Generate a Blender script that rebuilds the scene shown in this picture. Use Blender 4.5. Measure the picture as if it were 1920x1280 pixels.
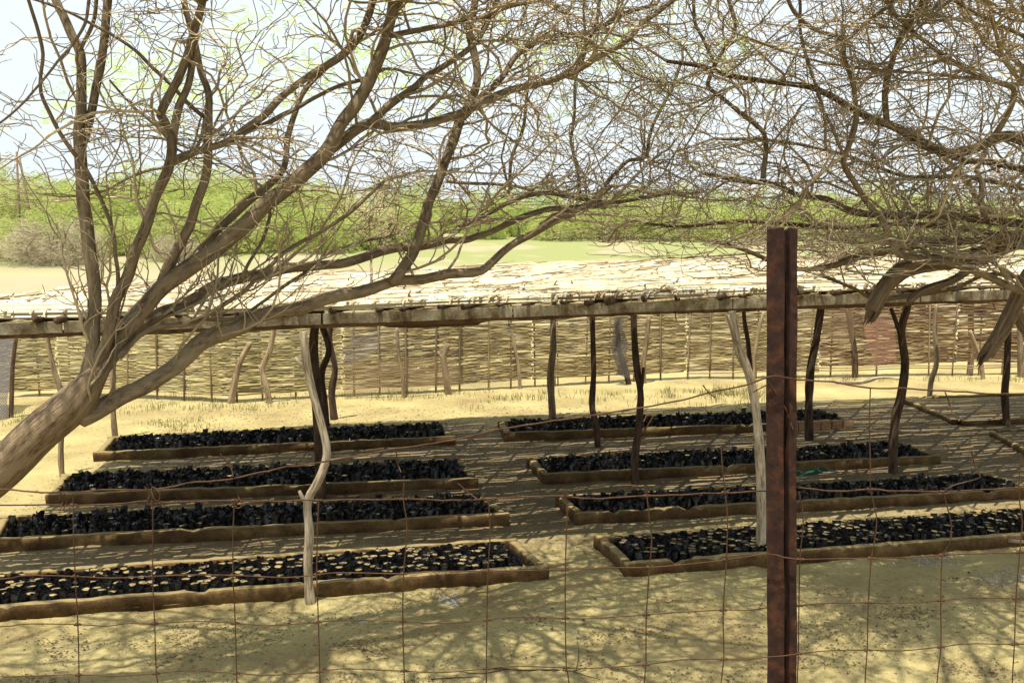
import bpy, math, random
import numpy as np
from mathutils import Vector

S = bpy.context.scene
R = math.radians
for o in list(bpy.data.objects):
    bpy.data.objects.remove(o)

# ------------------------------------------------------------------ camera
F, HC = 2000.0, 2.4
TH = math.atan(240.0 / F)
cam_d = bpy.data.cameras.new('camera'); cam = bpy.data.objects.new('camera', cam_d)
S.collection.objects.link(cam); S.camera = cam
cam_d.sensor_width = 36.0; cam_d.lens = 36.0 * F / 1920.0
cam_d.clip_start = 0.05; cam_d.clip_end = 2000
cam.location = (0, 0, HC); cam.rotation_euler = (math.pi / 2 - TH, 0, 0)

# ------------------------------------------------------------------ world + sun
SUN = Vector((-0.11, -0.19, 0.96)).normalized()
W = bpy.data.worlds.new('World'); S.world = W; W.use_nodes = True
nt = W.node_tree; nt.nodes.clear()
wo = nt.nodes.new('ShaderNodeOutputWorld'); bg = nt.nodes.new('ShaderNodeBackground')
sky = nt.nodes.new('ShaderNodeTexSky'); sky.sky_type = 'NISHITA'; sky.sun_disc = False
sky.sun_elevation = math.asin(SUN.z); sky.sun_rotation = math.atan2(SUN.x, SUN.y)
sky.air_density = 1.2; sky.dust_density = 4.0; sky.ozone_density = 1.0
mixw = nt.nodes.new('ShaderNodeMix'); mixw.data_type = 'RGBA'; mixw.blend_type = 'MIX'
mixw.inputs[0].default_value = 0.85
mixw.inputs[7].default_value = (8.3, 9.1, 9.6, 1)      # a thin white veil of high haze
nt.links.new(sky.outputs[0], mixw.inputs[6]); nt.links.new(mixw.outputs[2], bg.inputs[0])
bg.inputs[1].default_value = 0.072
nt.links.new(bg.outputs[0], wo.inputs[0])
sun_d = bpy.data.lights.new('sun', 'SUN'); sun_d.energy = 5.0; sun_d.angle = R(0.53); sun_d.color = (1.0, 0.94, 0.80)
sun = bpy.data.objects.new('sun', sun_d); S.collection.objects.link(sun)
sun.rotation_euler = SUN.to_track_quat('Z', 'Y').to_euler(); sun.location = (-3, -6, 20)

S.view_settings.view_transform = 'Standard'; S.view_settings.look = 'None'
S.view_settings.gamma = 1.0; S.view_settings.use_curve_mapping = False
S.view_settings.exposure = 0.80
S.cycles.max_bounces = 6; S.cycles.diffuse_bounces = 1; S.cycles.sample_clamp_indirect = 4; S.cycles.transparent_max_bounces = 12
S.cycles.use_denoising = True

# ------------------------------------------------------------------ helpers
def ray(px, py):
    a = (px - 960) / F; b = (640 - py) / F
    return np.array([a, math.cos(TH) + b * math.sin(TH), -math.sin(TH) + b * math.cos(TH)])
def PY(px, py, Y):
    r = ray(px, py); return np.array([0, 0, HC]) + r * (Y / r[1])
def PZ(px, py, z=0.0):
    r = ray(px, py); return np.array([0, 0, HC]) + r * ((z - HC) / r[2])

rng = np.random.default_rng(7)
rnd = random.Random(11)

def mesh_np(name, V, faces, mats=(), midx=None, smooth=False, attrs=None):
    """faces: list of int arrays (n,k)"""
    V = np.asarray(V, dtype=np.float32)
    me = bpy.data.meshes.new(name)
    me.vertices.add(len(V)); me.vertices.foreach_set('co', V.ravel())
    faces = [np.asarray(f, dtype=np.int32) for f in faces if len(f)]
    idx = np.concatenate([f.ravel() for f in faces])
    sizes = np.concatenate([np.full(len(f), f.shape[1], dtype=np.int32) for f in faces])
    starts = np.concatenate([[0], np.cumsum(sizes)[:-1]]).astype(np.int32)
    me.loops.add(len(idx)); me.loops.foreach_set('vertex_index', idx)
    me.polygons.add(len(sizes)); me.polygons.foreach_set('loop_start', starts)
    try: me.polygons.foreach_set('loop_total', sizes)
    except Exception: pass
    if midx is not None: me.polygons.foreach_set('material_index', np.asarray(midx, dtype=np.int32))
    me.polygons.foreach_set('use_smooth', np.full(len(sizes), smooth, dtype=bool))
    for m in mats: me.materials.append(m)
    if attrs:
        for k, a in attrs.items():
            a = np.asarray(a, dtype=np.float32)
            if a.ndim == 1:
                at = me.attributes.new(k, 'FLOAT', 'POINT'); at.data.foreach_set('value', a)
            else:
                at = me.attributes.new(k, 'FLOAT_VECTOR', 'POINT'); at.data.foreach_set('vector', a.ravel())
    me.update(calc_edges=True)
    return me

def obj(name, me, parent=None, label=None, cat=None, group=None, kind=None, loc=None):
    o = bpy.data.objects.new(name, me); S.collection.objects.link(o)
    if parent is not None: o.parent = parent
    if loc is not None: o.location = loc
    if label: o['label'] = label
    if cat: o['category'] = cat
    if group: o['group'] = group
    if kind: o['kind'] = kind
    return o
def thing(name, loc, label, cat, group=None):
    return obj(name, None, None, label, cat, group, None, tuple(loc))

def vnoise(P, seed=0):
    """value noise on (n,d<=3) points, about -1..1"""
    P = np.asarray(P, dtype=np.float64)
    if P.shape[1] == 2: P = np.column_stack([P, np.zeros(len(P))])
    i = np.floor(P).astype(np.int64); f = P - i; f = f * f * (3 - 2 * f)
    def h(a, b, c):
        n = (a * 374761393 + b * 668265263 + c * 2147483647 + seed * 144269504) & 0x7fffffff
        n = ((n ^ (n >> 13)) * 1274126177) & 0x7fffffff
        return ((n ^ (n >> 16)) & 0xffff) / 32767.5 - 1
    r = 0
    for dx in (0, 1):
        wx = f[:, 0] if dx else 1 - f[:, 0]
        for dy in (0, 1):
            wy = f[:, 1] if dy else 1 - f[:, 1]
            for dz in (0, 1):
                wz = f[:, 2] if dz else 1 - f[:, 2]
                r = r + wx * wy * wz * h(i[:, 0] + dx, i[:, 1] + dy, i[:, 2] + dz)
    return r
def fbm(P, o=4, seed=0):
    P = np.asarray(P, dtype=np.float64); s = 0; a = 1.0; t = 0
    for k in range(o):
        s = s + a * vnoise(P * 2 ** k, seed + k * 17); t += a; a *= 0.5
    return s / t

def resample(pts, rad, step):
    """Catmull-Rom through pts"""
    P = np.asarray(pts, float); r = np.asarray(rad, float)
    if len(P) < 3:
        n = max(2, int(np.linalg.norm(P[-1] - P[0]) / step) + 1); t = np.linspace(0, 1, n)[:, None]
        return P[0] * (1 - t) + P[-1] * t, r[0] * (1 - t[:, 0]) + r[-1] * t[:, 0]
    E = np.vstack([2 * P[0] - P[1], P, 2 * P[-1] - P[-2]])
    out, ro = [], []
    for i in range(len(P) - 1):
        p0, p1, p2, p3 = E[i:i + 4]
        n = max(1, int(round(np.linalg.norm(p2 - p1) / step)))
        for k in range(n):
            t = k / n
            out.append(.5 * (2 * p1 + (p2 - p0) * t + (2 * p0 - 5 * p1 + 4 * p2 - p3) * t * t + (3 * p1 - p0 - 3 * p2 + p3) * t ** 3))
            ro.append(r[i] * (1 - t) + r[i + 1] * t)
    out.append(P[-1]); ro.append(r[-1])
    return np.array(out), np.array(ro)

def tubes(items, cap=False, gnarl=0.0, seed=3):
    """items: (pts, rad, sides, tone[, flat]) -> V, [F], bark attr, tone attr"""
    groups = {}
    for it in items:
        p, r, ns, tone = it[:4]
        p = np.asarray(p, float); r = np.asarray(r, float)
        if cap:
            d0 = p[0] - p[1]; d1 = p[-1] - p[-2]
            d0 /= np.linalg.norm(d0) + 1e-9; d1 /= np.linalg.norm(d1) + 1e-9
            p = np.vstack([p[0] + d0 * r[0] * .25, p[0] + d0 * r[0] * .2, p, p[-1] + d1 * r[-1] * .2, p[-1] + d1 * r[-1] * .25])
            r = np.concatenate([[r[0] * .02, r[0] * .7], r, [r[-1] * .7, r[-1] * .02]])
        groups.setdefault((len(p), ns), []).append((p, r, tone))
    Vs, Fs, Bs, Ts = [], [], [], []; base = 0
    for (K, ns), L in groups.items():
        P = np.array([l[0] for l in L]); Rr = np.array([l[1] for l in L]); T = np.array([l[2] for l in L]); N = len(L)
        D = np.empty_like(P); D[:, 1:-1] = P[:, 2:] - P[:, :-2]; D[:, 0] = P[:, 1] - P[:, 0]; D[:, -1] = P[:, -1] - P[:, -2]
        D /= np.linalg.norm(D, axis=2, keepdims=True) + 1e-9
        up = np.where(np.abs(D[:, 0, 2:3]) > .9, np.array([[1., 0, 0]]), np.array([[0, 0, 1.]]))
        n = up; V = np.empty((N, K, ns, 3)); B = np.empty((N, K, ns, 3))
        ang = np.arange(ns) * 2 * math.pi / ns; ca, sa = np.cos(ang), np.sin(ang)
        seg = np.linalg.norm(np.diff(P, axis=1), axis=2); along = np.concatenate([np.zeros((N, 1)), np.cumsum(seg, axis=1)], axis=1)
        ph = rng.random(N) * 50
        for k in range(K):
            t = D[:, k]; n = n - (n * t).sum(1, keepdims=True) * t; n /= np.linalg.norm(n, axis=1, keepdims=True) + 1e-9
            b = np.cross(t, n)
            rr = Rr[:, k][:, None] * np.ones((1, ns))
            if gnarl:
                q = np.stack([np.broadcast_to(ca * 1.6, (N, ns)) + ph[:, None], np.broadcast_to(sa * 1.6, (N, ns)), np.broadcast_to(along[:, k][:, None] * 2.5, (N, ns))], axis=2).reshape(-1, 3)
                q2 = q * np.array([2.2, 2.2, .8]) + 9
                if gnarl > .3:
                    tw = ang[None, :] + (along[:, k] * 1.6)[:, None]
                    rr = rr * (1 + .16 * (np.abs(np.sin(tw * 2.5 + ph[:, None])) - .5) + .10 * (np.abs(np.sin(tw * 4.5 + 1.3 * np.sin(along[:, k] * 5)[:, None])) - .5))
                rr = rr * (1 + gnarl * (vnoise(q, seed) * .6 + vnoise(q2, seed + 1) * .7).reshape(N, ns))
            V[:, k] = P[:, k][:, None] + rr[:, :, None] * (ca[None, :, None] * n[:, None] + sa[None, :, None] * b[:, None])
            B[:, k, :, 0] = ca[None] + ph[:, None] * 0.37; B[:, k, :, 1] = sa[None]; B[:, k, :, 2] = along[:, k][:, None] + ph[:, None]
        ii = np.arange(N)[:, None, None] * K * ns + np.arange(K - 1)[None, :, None] * ns
        j = np.arange(ns)[None, None]; j2 = (j + 1) % ns
        Fq = np.stack([ii + j, ii + j2, ii + ns + j2, ii + ns + j], axis=-1).reshape(-1, 4) + base
        Vs.append(V.reshape(-1, 3)); Bs.append(B.reshape(-1, 3)); Ts.append(np.repeat(T, K * ns)); Fs.append(Fq)
        base += N * K * ns
    return np.vstack(Vs), Fs, np.vstack(Bs), np.concatenate(Ts)

def tube_mesh(name, items, mat, cap=False, gnarl=0.0, smooth=True, origin=None):
    V, Fs, B, T = tubes(items, cap, gnarl)
    if origin is not None: V = V - np.asarray(origin)
    return mesh_np(name, V, Fs, [mat], smooth=smooth, attrs={'bark': B, 'tone': T})

# ------------------------------------------------------------------ materials
def new_mat(name):
    m = bpy.data.materials.new(name); m.use_nodes = True; t = m.node_tree; b = t.nodes['Principled BSDF']
    return m, t, b
def N(t, typ, **kw):
    n = t.nodes.new(typ)
    for k, v in kw.items():
        if k.startswith('i_'): n.inputs[k[2:].replace('_', ' ')].default_value = v
        else: setattr(n, k, v)
    return n
def ramp(t, src, stops):
    r = t.nodes.new('ShaderNodeValToRGB'); cr = r.color_ramp
    while len(cr.elements) < len(stops): cr.elements.new(.5)
    for e, (p, c) in zip(cr.elements, stops): e.position = p; e.color = (*c, 1)
    t.links.new(src, r.inputs[0]); return r.outputs[0]
def mixc(t, fac, a, b, mode='MIX'):
    m = t.nodes.new('ShaderNodeMix'); m.data_type = 'RGBA'; m.blend_type = mode
    for s, i in ((fac, 0), (a, 6), (b, 7)):
        if isinstance(s, (int, float)): m.inputs[i].default_value = s
        elif isinstance(s, tuple): m.inputs[i].default_value = (*s, 1)
        else: t.links.new(s, m.inputs[i])
    return m.outputs[2]
def bump(t, b, src, strength, dist, prev=None):
    n = t.nodes.new('ShaderNodeBump'); n.inputs['Strength'].default_value = strength; n.inputs['Distance'].default_value = dist
    t.links.new(src, n.inputs['Height'])
    if prev is not None: t.links.new(prev, n.inputs['Normal'])
    t.links.new(n.outputs[0], b.inputs['Normal']); return n.outputs[0]

def bark_mat(name, c_dark, c_mid, c_light, scale=3.0, stretch=9.0, bstr=.6, bdist=.006, patch=True):
    m, t, b = new_mat(name)
    a = N(t, 'ShaderNodeAttribute', attribute_name='bark')
    mp = N(t, 'ShaderNodeMapping'); mp.inputs['Scale'].default_value = (scale, scale, stretch)
    t.links.new(a.outputs['Vector'], mp.inputs[0])
    n1 = N(t, 'ShaderNodeTexNoise', i_Scale=1.0, i_Detail=6.0, i_Roughness=.65); t.links.new(mp.outputs[0], n1.inputs[0])
    n2 = N(t, 'ShaderNodeTexNoise', i_Scale=.35, i_Detail=3.0); t.links.new(mp.outputs[0], n2.inputs[0])
    col = ramp(t, n1.outputs[0], [(.32, c_dark), (.5, c_mid), (.72, c_light)])
    col = mixc(t, ramp(t, n2.outputs[0], [(.42, (0, 0, 0)), (.62, (.75, .75, .75))]), col, c_light)
    tn = N(t, 'ShaderNodeAttribute', attribute_name='tone')
    col = mixc(t, 1.0, col, ramp(t, tn.outputs['Fac'], [(0, (.62, .6, .58)), (1, (1.15, 1.12, 1.08))]), 'MULTIPLY')
    t.links.new(col, b.inputs['Base Color']); b.inputs['Roughness'].default_value = .9
    b.inputs['Specular IOR Level'].default_value = .2
    bump(t, b, n1.outputs[0], bstr, bdist)
    return m

M = {}
M['bark'] = bark_mat('smooth_bark', (.06, .042, .027), (.15, .112, .075), (.25, .20, .13), 2.4, 22.0)
M['bark_rough'] = bark_mat('fissured_bark', (.055, .034, .02), (.19, .132, .08), (.31, .235, .15), 8.0, 15.0, 1.0, .02)
M['twig'] = bark_mat('twig_bark', (.15, .105, .07), (.32, .25, .165), (.50, .42, .28), 2.0, 14.0, .3, .002)
M['post_dark'] = bark_mat('dark_post_wood', (.022, .013, .009), (.055, .033, .022), (.13, .085, .055), 3.0, 14.0, .9, .006)
M['post_pale'] = bark_mat('bleached_post_wood', (.07, .045, .028), (.25, .195, .13), (.50, .44, .34), 3.0, 13.0, .7, .005)
M['post_mid'] = bark_mat('weathered_post_wood', (.08, .055, .035), (.2, .145, .09), (.38, .3, .2), 3.0, 12.0, .7, .005)

def cane_mat(name, stops):
    m, t, b = new_mat(name)
    tn = N(t, 'ShaderNodeAttribute', attribute_name='tone')
    a = N(t, 'ShaderNodeAttribute', attribute_name='bark')
    mp = N(t, 'ShaderNodeMapping'); mp.inputs['Scale'].default_value = (2, 2, 5); t.links.new(a.outputs['Vector'], mp.inputs[0])
    n1 = N(t, 'ShaderNodeTexNoise', i_Scale=1.0, i_Detail=3.0); t.links.new(mp.outputs[0], n1.inputs[0])
    col = ramp(t, tn.outputs['Fac'], stops)
    col = mixc(t, 1.0, col, ramp(t, n1.outputs[0], [(.3, (.6, .56, .5)), (.6, (1.1, 1.1, 1.1))]), 'MULTIPLY')
    t.links.new(col, b.inputs['Base Color']); b.inputs['Roughness'].default_value = .7
    return m
M['roof_cane'] = cane_mat('bleached_cane', [(0, (.14, .08, .04)), (.12, (.38, .29, .17)), (.5, (.60, .52, .35)), (1, (.74, .68, .50))])
M['fence_cane'] = cane_mat('fence_cane', [(0, (.16, .11, .055)), (.3, (.30, .24, .11)), (.7, (.44, .375, .17)), (1, (.6, .53, .28))])
M['fence_cane_tan'] = cane_mat('tan_fence_cane', [(0, (.13, .09, .045)), (.3, (.25, .185, .085)), (.7, (.38, .30, .14)), (1, (.56, .48, .25))])
M['fence_cane_brown'] = cane_mat('brown_fence_cane', [(0, (.08, .04, .02)), (.4, (.2, .125, .055)), (.8, (.34, .235, .11)), (1, (.5, .4, .2))])

def sand_mat():
    m, t, b = new_mat('sand')
    g = N(t, 'ShaderNodeNewGeometry')
    n1 = N(t, 'ShaderNodeTexNoise', i_Scale=1.3, i_Detail=8.0, i_Roughness=.6); t.links.new(g.outputs['Position'], n1.inputs[0])
    n2 = N(t, 'ShaderNodeTexNoise', i_Scale=22.0, i_Detail=6.0, i_Roughness=.75); t.links.new(g.outputs['Position'], n2.inputs[0])
    n3 = N(t, 'ShaderNodeTexNoise', i_Scale=180.0, i_Detail=3.0, i_Roughness=.7); t.links.new(g.outputs['Position'], n3.inputs[0])
    col = ramp(t, n1.outputs[0], [(.3, (.265, .205, .095)), (.52, (.38, .312, .142)), (.72, (.455, .385, .18))])
    # bits of litter and dung crumbs in patches
    spot = ramp(t, n2.outputs[0], [(.53, (0, 0, 0)), (.62, (.6, .6, .6))])
    msk = ramp(t, n1.outputs[0], [(.48, (1, 1, 1)), (.62, (.2, .2, .2))])
    col = mixc(t, mixc(t, 1.0, spot, msk, 'MULTIPLY'), col, (.17, .12, .07))
    col = mixc(t, 1.0, col, ramp(t, n3.outputs[0], [(.3, (.78, .77, .76)), (.6, (1.08, 1.08, 1.08))]), 'MULTIPLY')
    # far field: faint green film in long bands
    sx = N(t, 'ShaderNodeSeparateXYZ'); t.links.new(g.outputs['Position'], sx.inputs[0])
    mp = N(t, 'ShaderNodeMapping'); mp.inputs['Scale'].default_value = (.02, .16, 1); t.links.new(g.outputs['Position'], mp.inputs[0])
    n4 = N(t, 'ShaderNodeTexNoise', i_Scale=1.0, i_Detail=4.0); t.links.new(mp.outputs[0], n4.inputs[0])
    far = N(t, 'ShaderNodeMapRange'); far.inputs[1].default_value = 18; far.inputs[2].default_value = 30; t.links.new(sx.outputs[1], far.inputs[0])
    col = mixc(t, far.outputs[0], col, (.31, .265, .17))
    gm = ramp(t, n4.outputs[0], [(.56, (0, 0, 0)), (.66, (.3, .3, .3))])
    fm = N(t, 'ShaderNodeMath', operation='MULTIPLY'); t.links.new(gm, fm.inputs[0]); t.links.new(far.outputs[0], fm.inputs[1])
    col = mixc(t, fm.outputs[0], col, (.30, .32, .13))
    far2 = N(t, 'ShaderNodeMapRange'); far2.inputs[1].default_value = 42; far2.inputs[2].default_value = 52; t.links.new(sx.outputs[1], far2.inputs[0])
    n5 = N(t, 'ShaderNodeTexNoise', i_Scale=.25, i_Detail=5.0); t.links.new(g.outputs['Position'], n5.inputs[0])
    fm2 = N(t, 'ShaderNodeMath', operation='MULTIPLY'); t.links.new(ramp(t, n5.outputs[0], [(.4, (0, 0, 0)), (.5, (.8, .8, .8))]), fm2.inputs[0]); t.links.new(far2.outputs[0], fm2.inputs[1])
    col = mixc(t, fm2.outputs[0], col, (.20, .23, .08))
    # littered soil between the beds, its colour darkened to deepen the roof's shade
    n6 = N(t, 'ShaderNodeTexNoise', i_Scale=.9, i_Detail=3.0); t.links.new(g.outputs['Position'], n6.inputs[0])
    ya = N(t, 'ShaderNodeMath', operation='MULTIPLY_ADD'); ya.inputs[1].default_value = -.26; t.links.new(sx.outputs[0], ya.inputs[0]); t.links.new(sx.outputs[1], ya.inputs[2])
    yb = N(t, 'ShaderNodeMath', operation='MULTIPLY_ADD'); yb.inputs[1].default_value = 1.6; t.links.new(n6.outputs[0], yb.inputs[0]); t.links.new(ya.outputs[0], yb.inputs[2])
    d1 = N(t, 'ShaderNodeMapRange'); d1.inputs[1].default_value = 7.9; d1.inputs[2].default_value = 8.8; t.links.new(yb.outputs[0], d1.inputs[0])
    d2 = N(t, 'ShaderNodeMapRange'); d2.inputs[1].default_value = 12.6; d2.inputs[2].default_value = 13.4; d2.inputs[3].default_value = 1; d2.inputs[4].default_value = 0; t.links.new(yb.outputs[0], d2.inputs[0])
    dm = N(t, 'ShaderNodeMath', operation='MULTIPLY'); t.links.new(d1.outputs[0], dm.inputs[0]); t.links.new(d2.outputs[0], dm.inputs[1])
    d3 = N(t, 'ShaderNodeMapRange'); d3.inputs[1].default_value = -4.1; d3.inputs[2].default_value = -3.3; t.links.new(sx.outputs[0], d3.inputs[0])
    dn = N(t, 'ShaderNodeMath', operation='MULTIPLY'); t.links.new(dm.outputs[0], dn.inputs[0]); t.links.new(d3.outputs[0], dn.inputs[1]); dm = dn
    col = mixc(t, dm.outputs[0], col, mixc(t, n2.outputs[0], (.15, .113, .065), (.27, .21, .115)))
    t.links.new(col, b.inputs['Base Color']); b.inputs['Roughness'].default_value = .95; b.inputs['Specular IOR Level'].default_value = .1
    x = bump(t, b, n2.outputs[0], .8, .035)
    bump(t, b, n3.outputs[0], .4, .004, x)
    return m
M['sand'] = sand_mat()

def rough_mat(name, stops, scale=6.0, rough=.9, bstr=.5, bdist=.01, spec=.2, detail=6.0, metallic=0):
    m, t, b = new_mat(name)
    g = N(t, 'ShaderNodeNewGeometry')
    n1 = N(t, 'ShaderNodeTexNoise', i_Scale=scale, i_Detail=detail, i_Roughness=.65); t.links.new(g.outputs['Position'], n1.inputs[0])
    n2 = N(t, 'ShaderNodeTexNoise', i_Scale=scale * 9, i_Detail=4.0, i_Roughness=.7); t.links.new(g.outputs['Position'], n2.inputs[0])
    col = ramp(t, n1.outputs[0], stops)
    col = mixc(t, 1.0, col, ramp(t, n2.outputs[0], [(.35, (.72, .7, .68)), (.6, (1.08, 1.08, 1.08))]), 'MULTIPLY')
    t.links.new(col, b.inputs['Base Color']); b.inputs['Roughness'].default_value = rough
    b.inputs['Specular IOR Level'].default_value = spec; b.inputs['Metallic'].default_value = metallic
    x = bump(t, b, n1.outputs[0], bstr, bdist); bump(t, b, n2.outputs[0], bstr, bdist * .25, x)
    return m
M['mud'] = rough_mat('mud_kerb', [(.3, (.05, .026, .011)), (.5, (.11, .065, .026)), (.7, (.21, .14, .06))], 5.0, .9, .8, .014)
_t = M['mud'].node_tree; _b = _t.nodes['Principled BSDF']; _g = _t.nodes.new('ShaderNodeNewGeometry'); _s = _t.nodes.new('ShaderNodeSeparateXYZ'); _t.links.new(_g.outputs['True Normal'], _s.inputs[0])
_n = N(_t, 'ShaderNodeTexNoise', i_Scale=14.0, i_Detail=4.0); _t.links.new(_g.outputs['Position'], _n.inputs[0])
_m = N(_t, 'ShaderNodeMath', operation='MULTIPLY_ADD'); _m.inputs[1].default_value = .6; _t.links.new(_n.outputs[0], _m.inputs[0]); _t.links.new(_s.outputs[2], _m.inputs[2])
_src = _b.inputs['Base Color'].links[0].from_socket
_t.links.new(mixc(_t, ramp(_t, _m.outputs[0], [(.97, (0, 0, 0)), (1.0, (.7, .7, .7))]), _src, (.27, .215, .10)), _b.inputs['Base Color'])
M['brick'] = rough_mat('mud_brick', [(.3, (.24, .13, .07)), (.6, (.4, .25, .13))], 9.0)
M['rust'] = rough_mat('rusty_steel', [(.35, (.012, .004, .003)), (.52, (.032, .011, .006)), (.7, (.085, .030, .012))], 34.0, .85, .5, .002, .3)
M['wire'] = rough_mat('rusty_wire', [(.3, (.03, .014, .008)), (.6, (.085, .042, .02))], 40.0, .8, .2, .001, .2)
M['board'] = rough_mat('weathered_board', [(.35, (.09, .06, .03)), (.5, (.22, .18, .115)), (.68, (.36, .33, .25))], 7.0, .85, .4, .004)
M['rafter'] = rough_mat('old_rafter', [(.3, (.05, .028, .015)), (.6, (.17, .1, .05))], 9.0)
M['bagsand'] = rough_mat('bag_sand', [(.3, (.16, .115, .055)), (.6, (.31, .24, .12))], 25.0, .95, .5, .004)
M['gravel'] = rough_mat('grey_gravel', [(.3, (.16, .15, .13)), (.6, (.38, .36, .31))], 30.0)
M['net'] = None

def plastic():
    m, t, b = new_mat('black_plastic')
    g = N(t, 'ShaderNodeNewGeometry')
    n1 = N(t, 'ShaderNodeTexNoise', i_Scale=30.0, i_Detail=4.0); t.links.new(g.outputs['Position'], n1.inputs[0])
    n2 = N(t, 'ShaderNodeTexNoise', i_Scale=90.0, i_Detail=3.0); t.links.new(g.outputs['Position'], n2.inputs[0])
    t.links.new(ramp(t, n1.outputs[0], [(.45, (.006, .006, .007)), (.8, (.03, .028, .025))]), b.inputs['Base Color'])
    b.inputs['Roughness'].default_value = .3; b.inputs['Specular IOR Level'].default_value = .5
    bump(t, b, n2.outputs[0], .8, .006)
    return m
M['plastic'] = plastic()

def leaf_mat(name, a, b_, c, trans=.35, sc=.6):
    m, t, b = new_mat(name)
    g = N(t, 'ShaderNodeNewGeometry')
    n1 = N(t, 'ShaderNodeTexNoise', i_Scale=sc, i_Detail=4.0); t.links.new(g.outputs['Position'], n1.inputs[0])
    tn = N(t, 'ShaderNodeAttribute', attribute_name='tone')
    col = ramp(t, n1.outputs[0], [(.3, a), (.5, b_), (.7, c)])
    col = mixc(t, 1.0, col, ramp(t, tn.outputs['Fac'], [(0, (.75, .78, .7)), (1, (1.15, 1.12, 1.1))]), 'MULTIPLY')
    t.links.new(col, b.inputs['Base Color']); b.inputs['Roughness'].default_value = .8; b.inputs['Specular IOR Level'].default_value = .15
    tr = t.nodes.new('ShaderNodeBsdfTranslucent'); t.links.new(col, tr.inputs[0])
    mx = t.nodes.new('ShaderNodeMixShader'); mx.inputs[0].default_value = trans
    t.links.new(b.outputs[0], mx.inputs[1]); t.links.new(tr.outputs[0], mx.inputs[2])
    t.links.new(mx.outputs[0], t.nodes['Material Output'].inputs[0])
    return m
M['leaf_far'] = leaf_mat('bush_leaf', (.36, .43, .11), (.47, .53, .17), (.55, .55, .26), .5, .22)
M['leaf_near'] = leaf_mat('feather_leaf', (.34, .48, .10), (.45, .58, .14), (.5, .58, .2), .6, 1.0)
M['dry_bush'] = leaf_mat('dry_bush_twig', (.36, .31, .21), (.46, .40, .28), (.54, .49, .33), .3, 1.0)
M['grass'] = leaf_mat('dry_grass_blade', (.2, .18, .07), (.26, .25, .1), (.34, .3, .13), .3, 3.0)

# ------------------------------------------------------------------ ground
rf_ = random.Random(77)
FOOT = [(rf_.uniform(-4.2, 4.6), rf_.uniform(5.2, 7.6), rf_.uniform(0, 3.14), rf_.uniform(.05, .13)) for _ in range(210)]
def smooth(a, b, x):
    t = np.clip((x - a) / (b - a), 0, 1); return t * t * (3 - 2 * t)
def ground_h(x, y):
    x = np.asarray(x, float); y = np.asarray(y, float); P = np.column_stack([x.ravel(), y.ravel()])
    near = 1 - smooth(13, 22, P[:, 1])
    h = near * (.012 * fbm(P * 2.2, 3, 5) + .017 * np.maximum(fbm(P * 6.0, 4, 9), -.12))
    sel_ = np.where((P[:, 1] < 8.4) & (P[:, 1] > 4.4) & (abs(P[:, 0]) < 6))[0]
    if len(sel_):
        Q = P[sel_]; dh = np.zeros(len(Q))
        for (fx_, fy_, fa, fl) in FOOT:
            dx, dy = Q[:, 0] - fx_, Q[:, 1] - fy_; u_ = (dx * math.cos(fa) + dy * math.sin(fa)) / fl; v_ = (-dx * math.sin(fa) + dy * math.cos(fa)) / (fl * .42); q_ = u_ * u_ + v_ * v_
            dh += np.where(q_ < 5, -.013 * np.exp(-q_ * q_) + .006 * np.exp(-(q_ - 1.7) ** 2 * 2.5), 0)
        h[sel_] += dh
    h = h + .85 * (1 - smooth(2.5, 4.1, P[:, 1]))
    h = h + .25 * (1 - near) * fbm(P * .05, 3, 3)
    h = h + smooth(44, 75, P[:, 1]) * (1.3 + .8 * fbm(P * .03, 3, 21)) * (1 - .4 * smooth(-20, 30, P[:, 0]))
    return h.reshape(x.shape)
xs = np.concatenate([-np.geomspace(900, 6.3, 46), np.arange(-6, 8, .034), np.geomspace(8.3, 900, 46)])
ys = [-200, -100, -50, -20, -8, -3, 0, 1.2, 2.0, 2.4, 2.7, 3.0, 3.3, 3.6, 3.9, 4.2, 4.5, 4.8]
y = 5.0
while y < 10: ys.append(y); y += .03
while y < 1500: ys.append(y); y += .03 + (y - 10) * .022
ys = np.array(ys)
GX, GY = np.meshgrid(xs, ys)
V = np.column_stack([GX.ravel(), GY.ravel(), ground_h(GX, GY).ravel()])
nx, ny = len(xs), len(ys)
ii = (np.arange(ny - 1)[:, None] * nx + np.arange(nx - 1)[None]).ravel()
Fq = np.stack([ii, ii + 1, ii + nx + 1, ii + nx], axis=1)
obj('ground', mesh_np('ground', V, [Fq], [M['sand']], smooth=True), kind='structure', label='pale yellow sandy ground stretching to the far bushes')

# ------------------------------------------------------------------ shade shelter
ZR = 1.70
front_px = [(-260, 622), (0, 616), (320, 606), (640, 596), (960, 584), (1280, 572), (1600, 560), (1900, 551), (2300, 540)]
FE = np.array([PZ(x, y_, z) for (x, y_), z in zip(front_px, (1.70, 1.70, 1.70, 1.705, 1.72, 1.74, 1.76, 1.77, 1.785))])
back = np.array([(-4.25, 11.1, 1.585), (-3.2, 11.4, 1.62), (-2.3, 11.7, 1.67), (0, 12.2, 1.74), (2.0, 12.8, 1.78), (4.0, 13.3, 1.78), (6.5, 13.8, 1.78), (8.5, 14.2, 1.78), (9.8, 14.5, 1.78)])
back[:, 2] -= .05
def lerp_poly(P, u):
    u = np.clip(np.asarray(u, float), 0, 1) * (len(P) - 1); i = np.minimum(u.astype(int), len(P) - 2); f = (u - i)[..., None]
    return P[i] * (1 - f) + P[i + 1] * f
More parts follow.
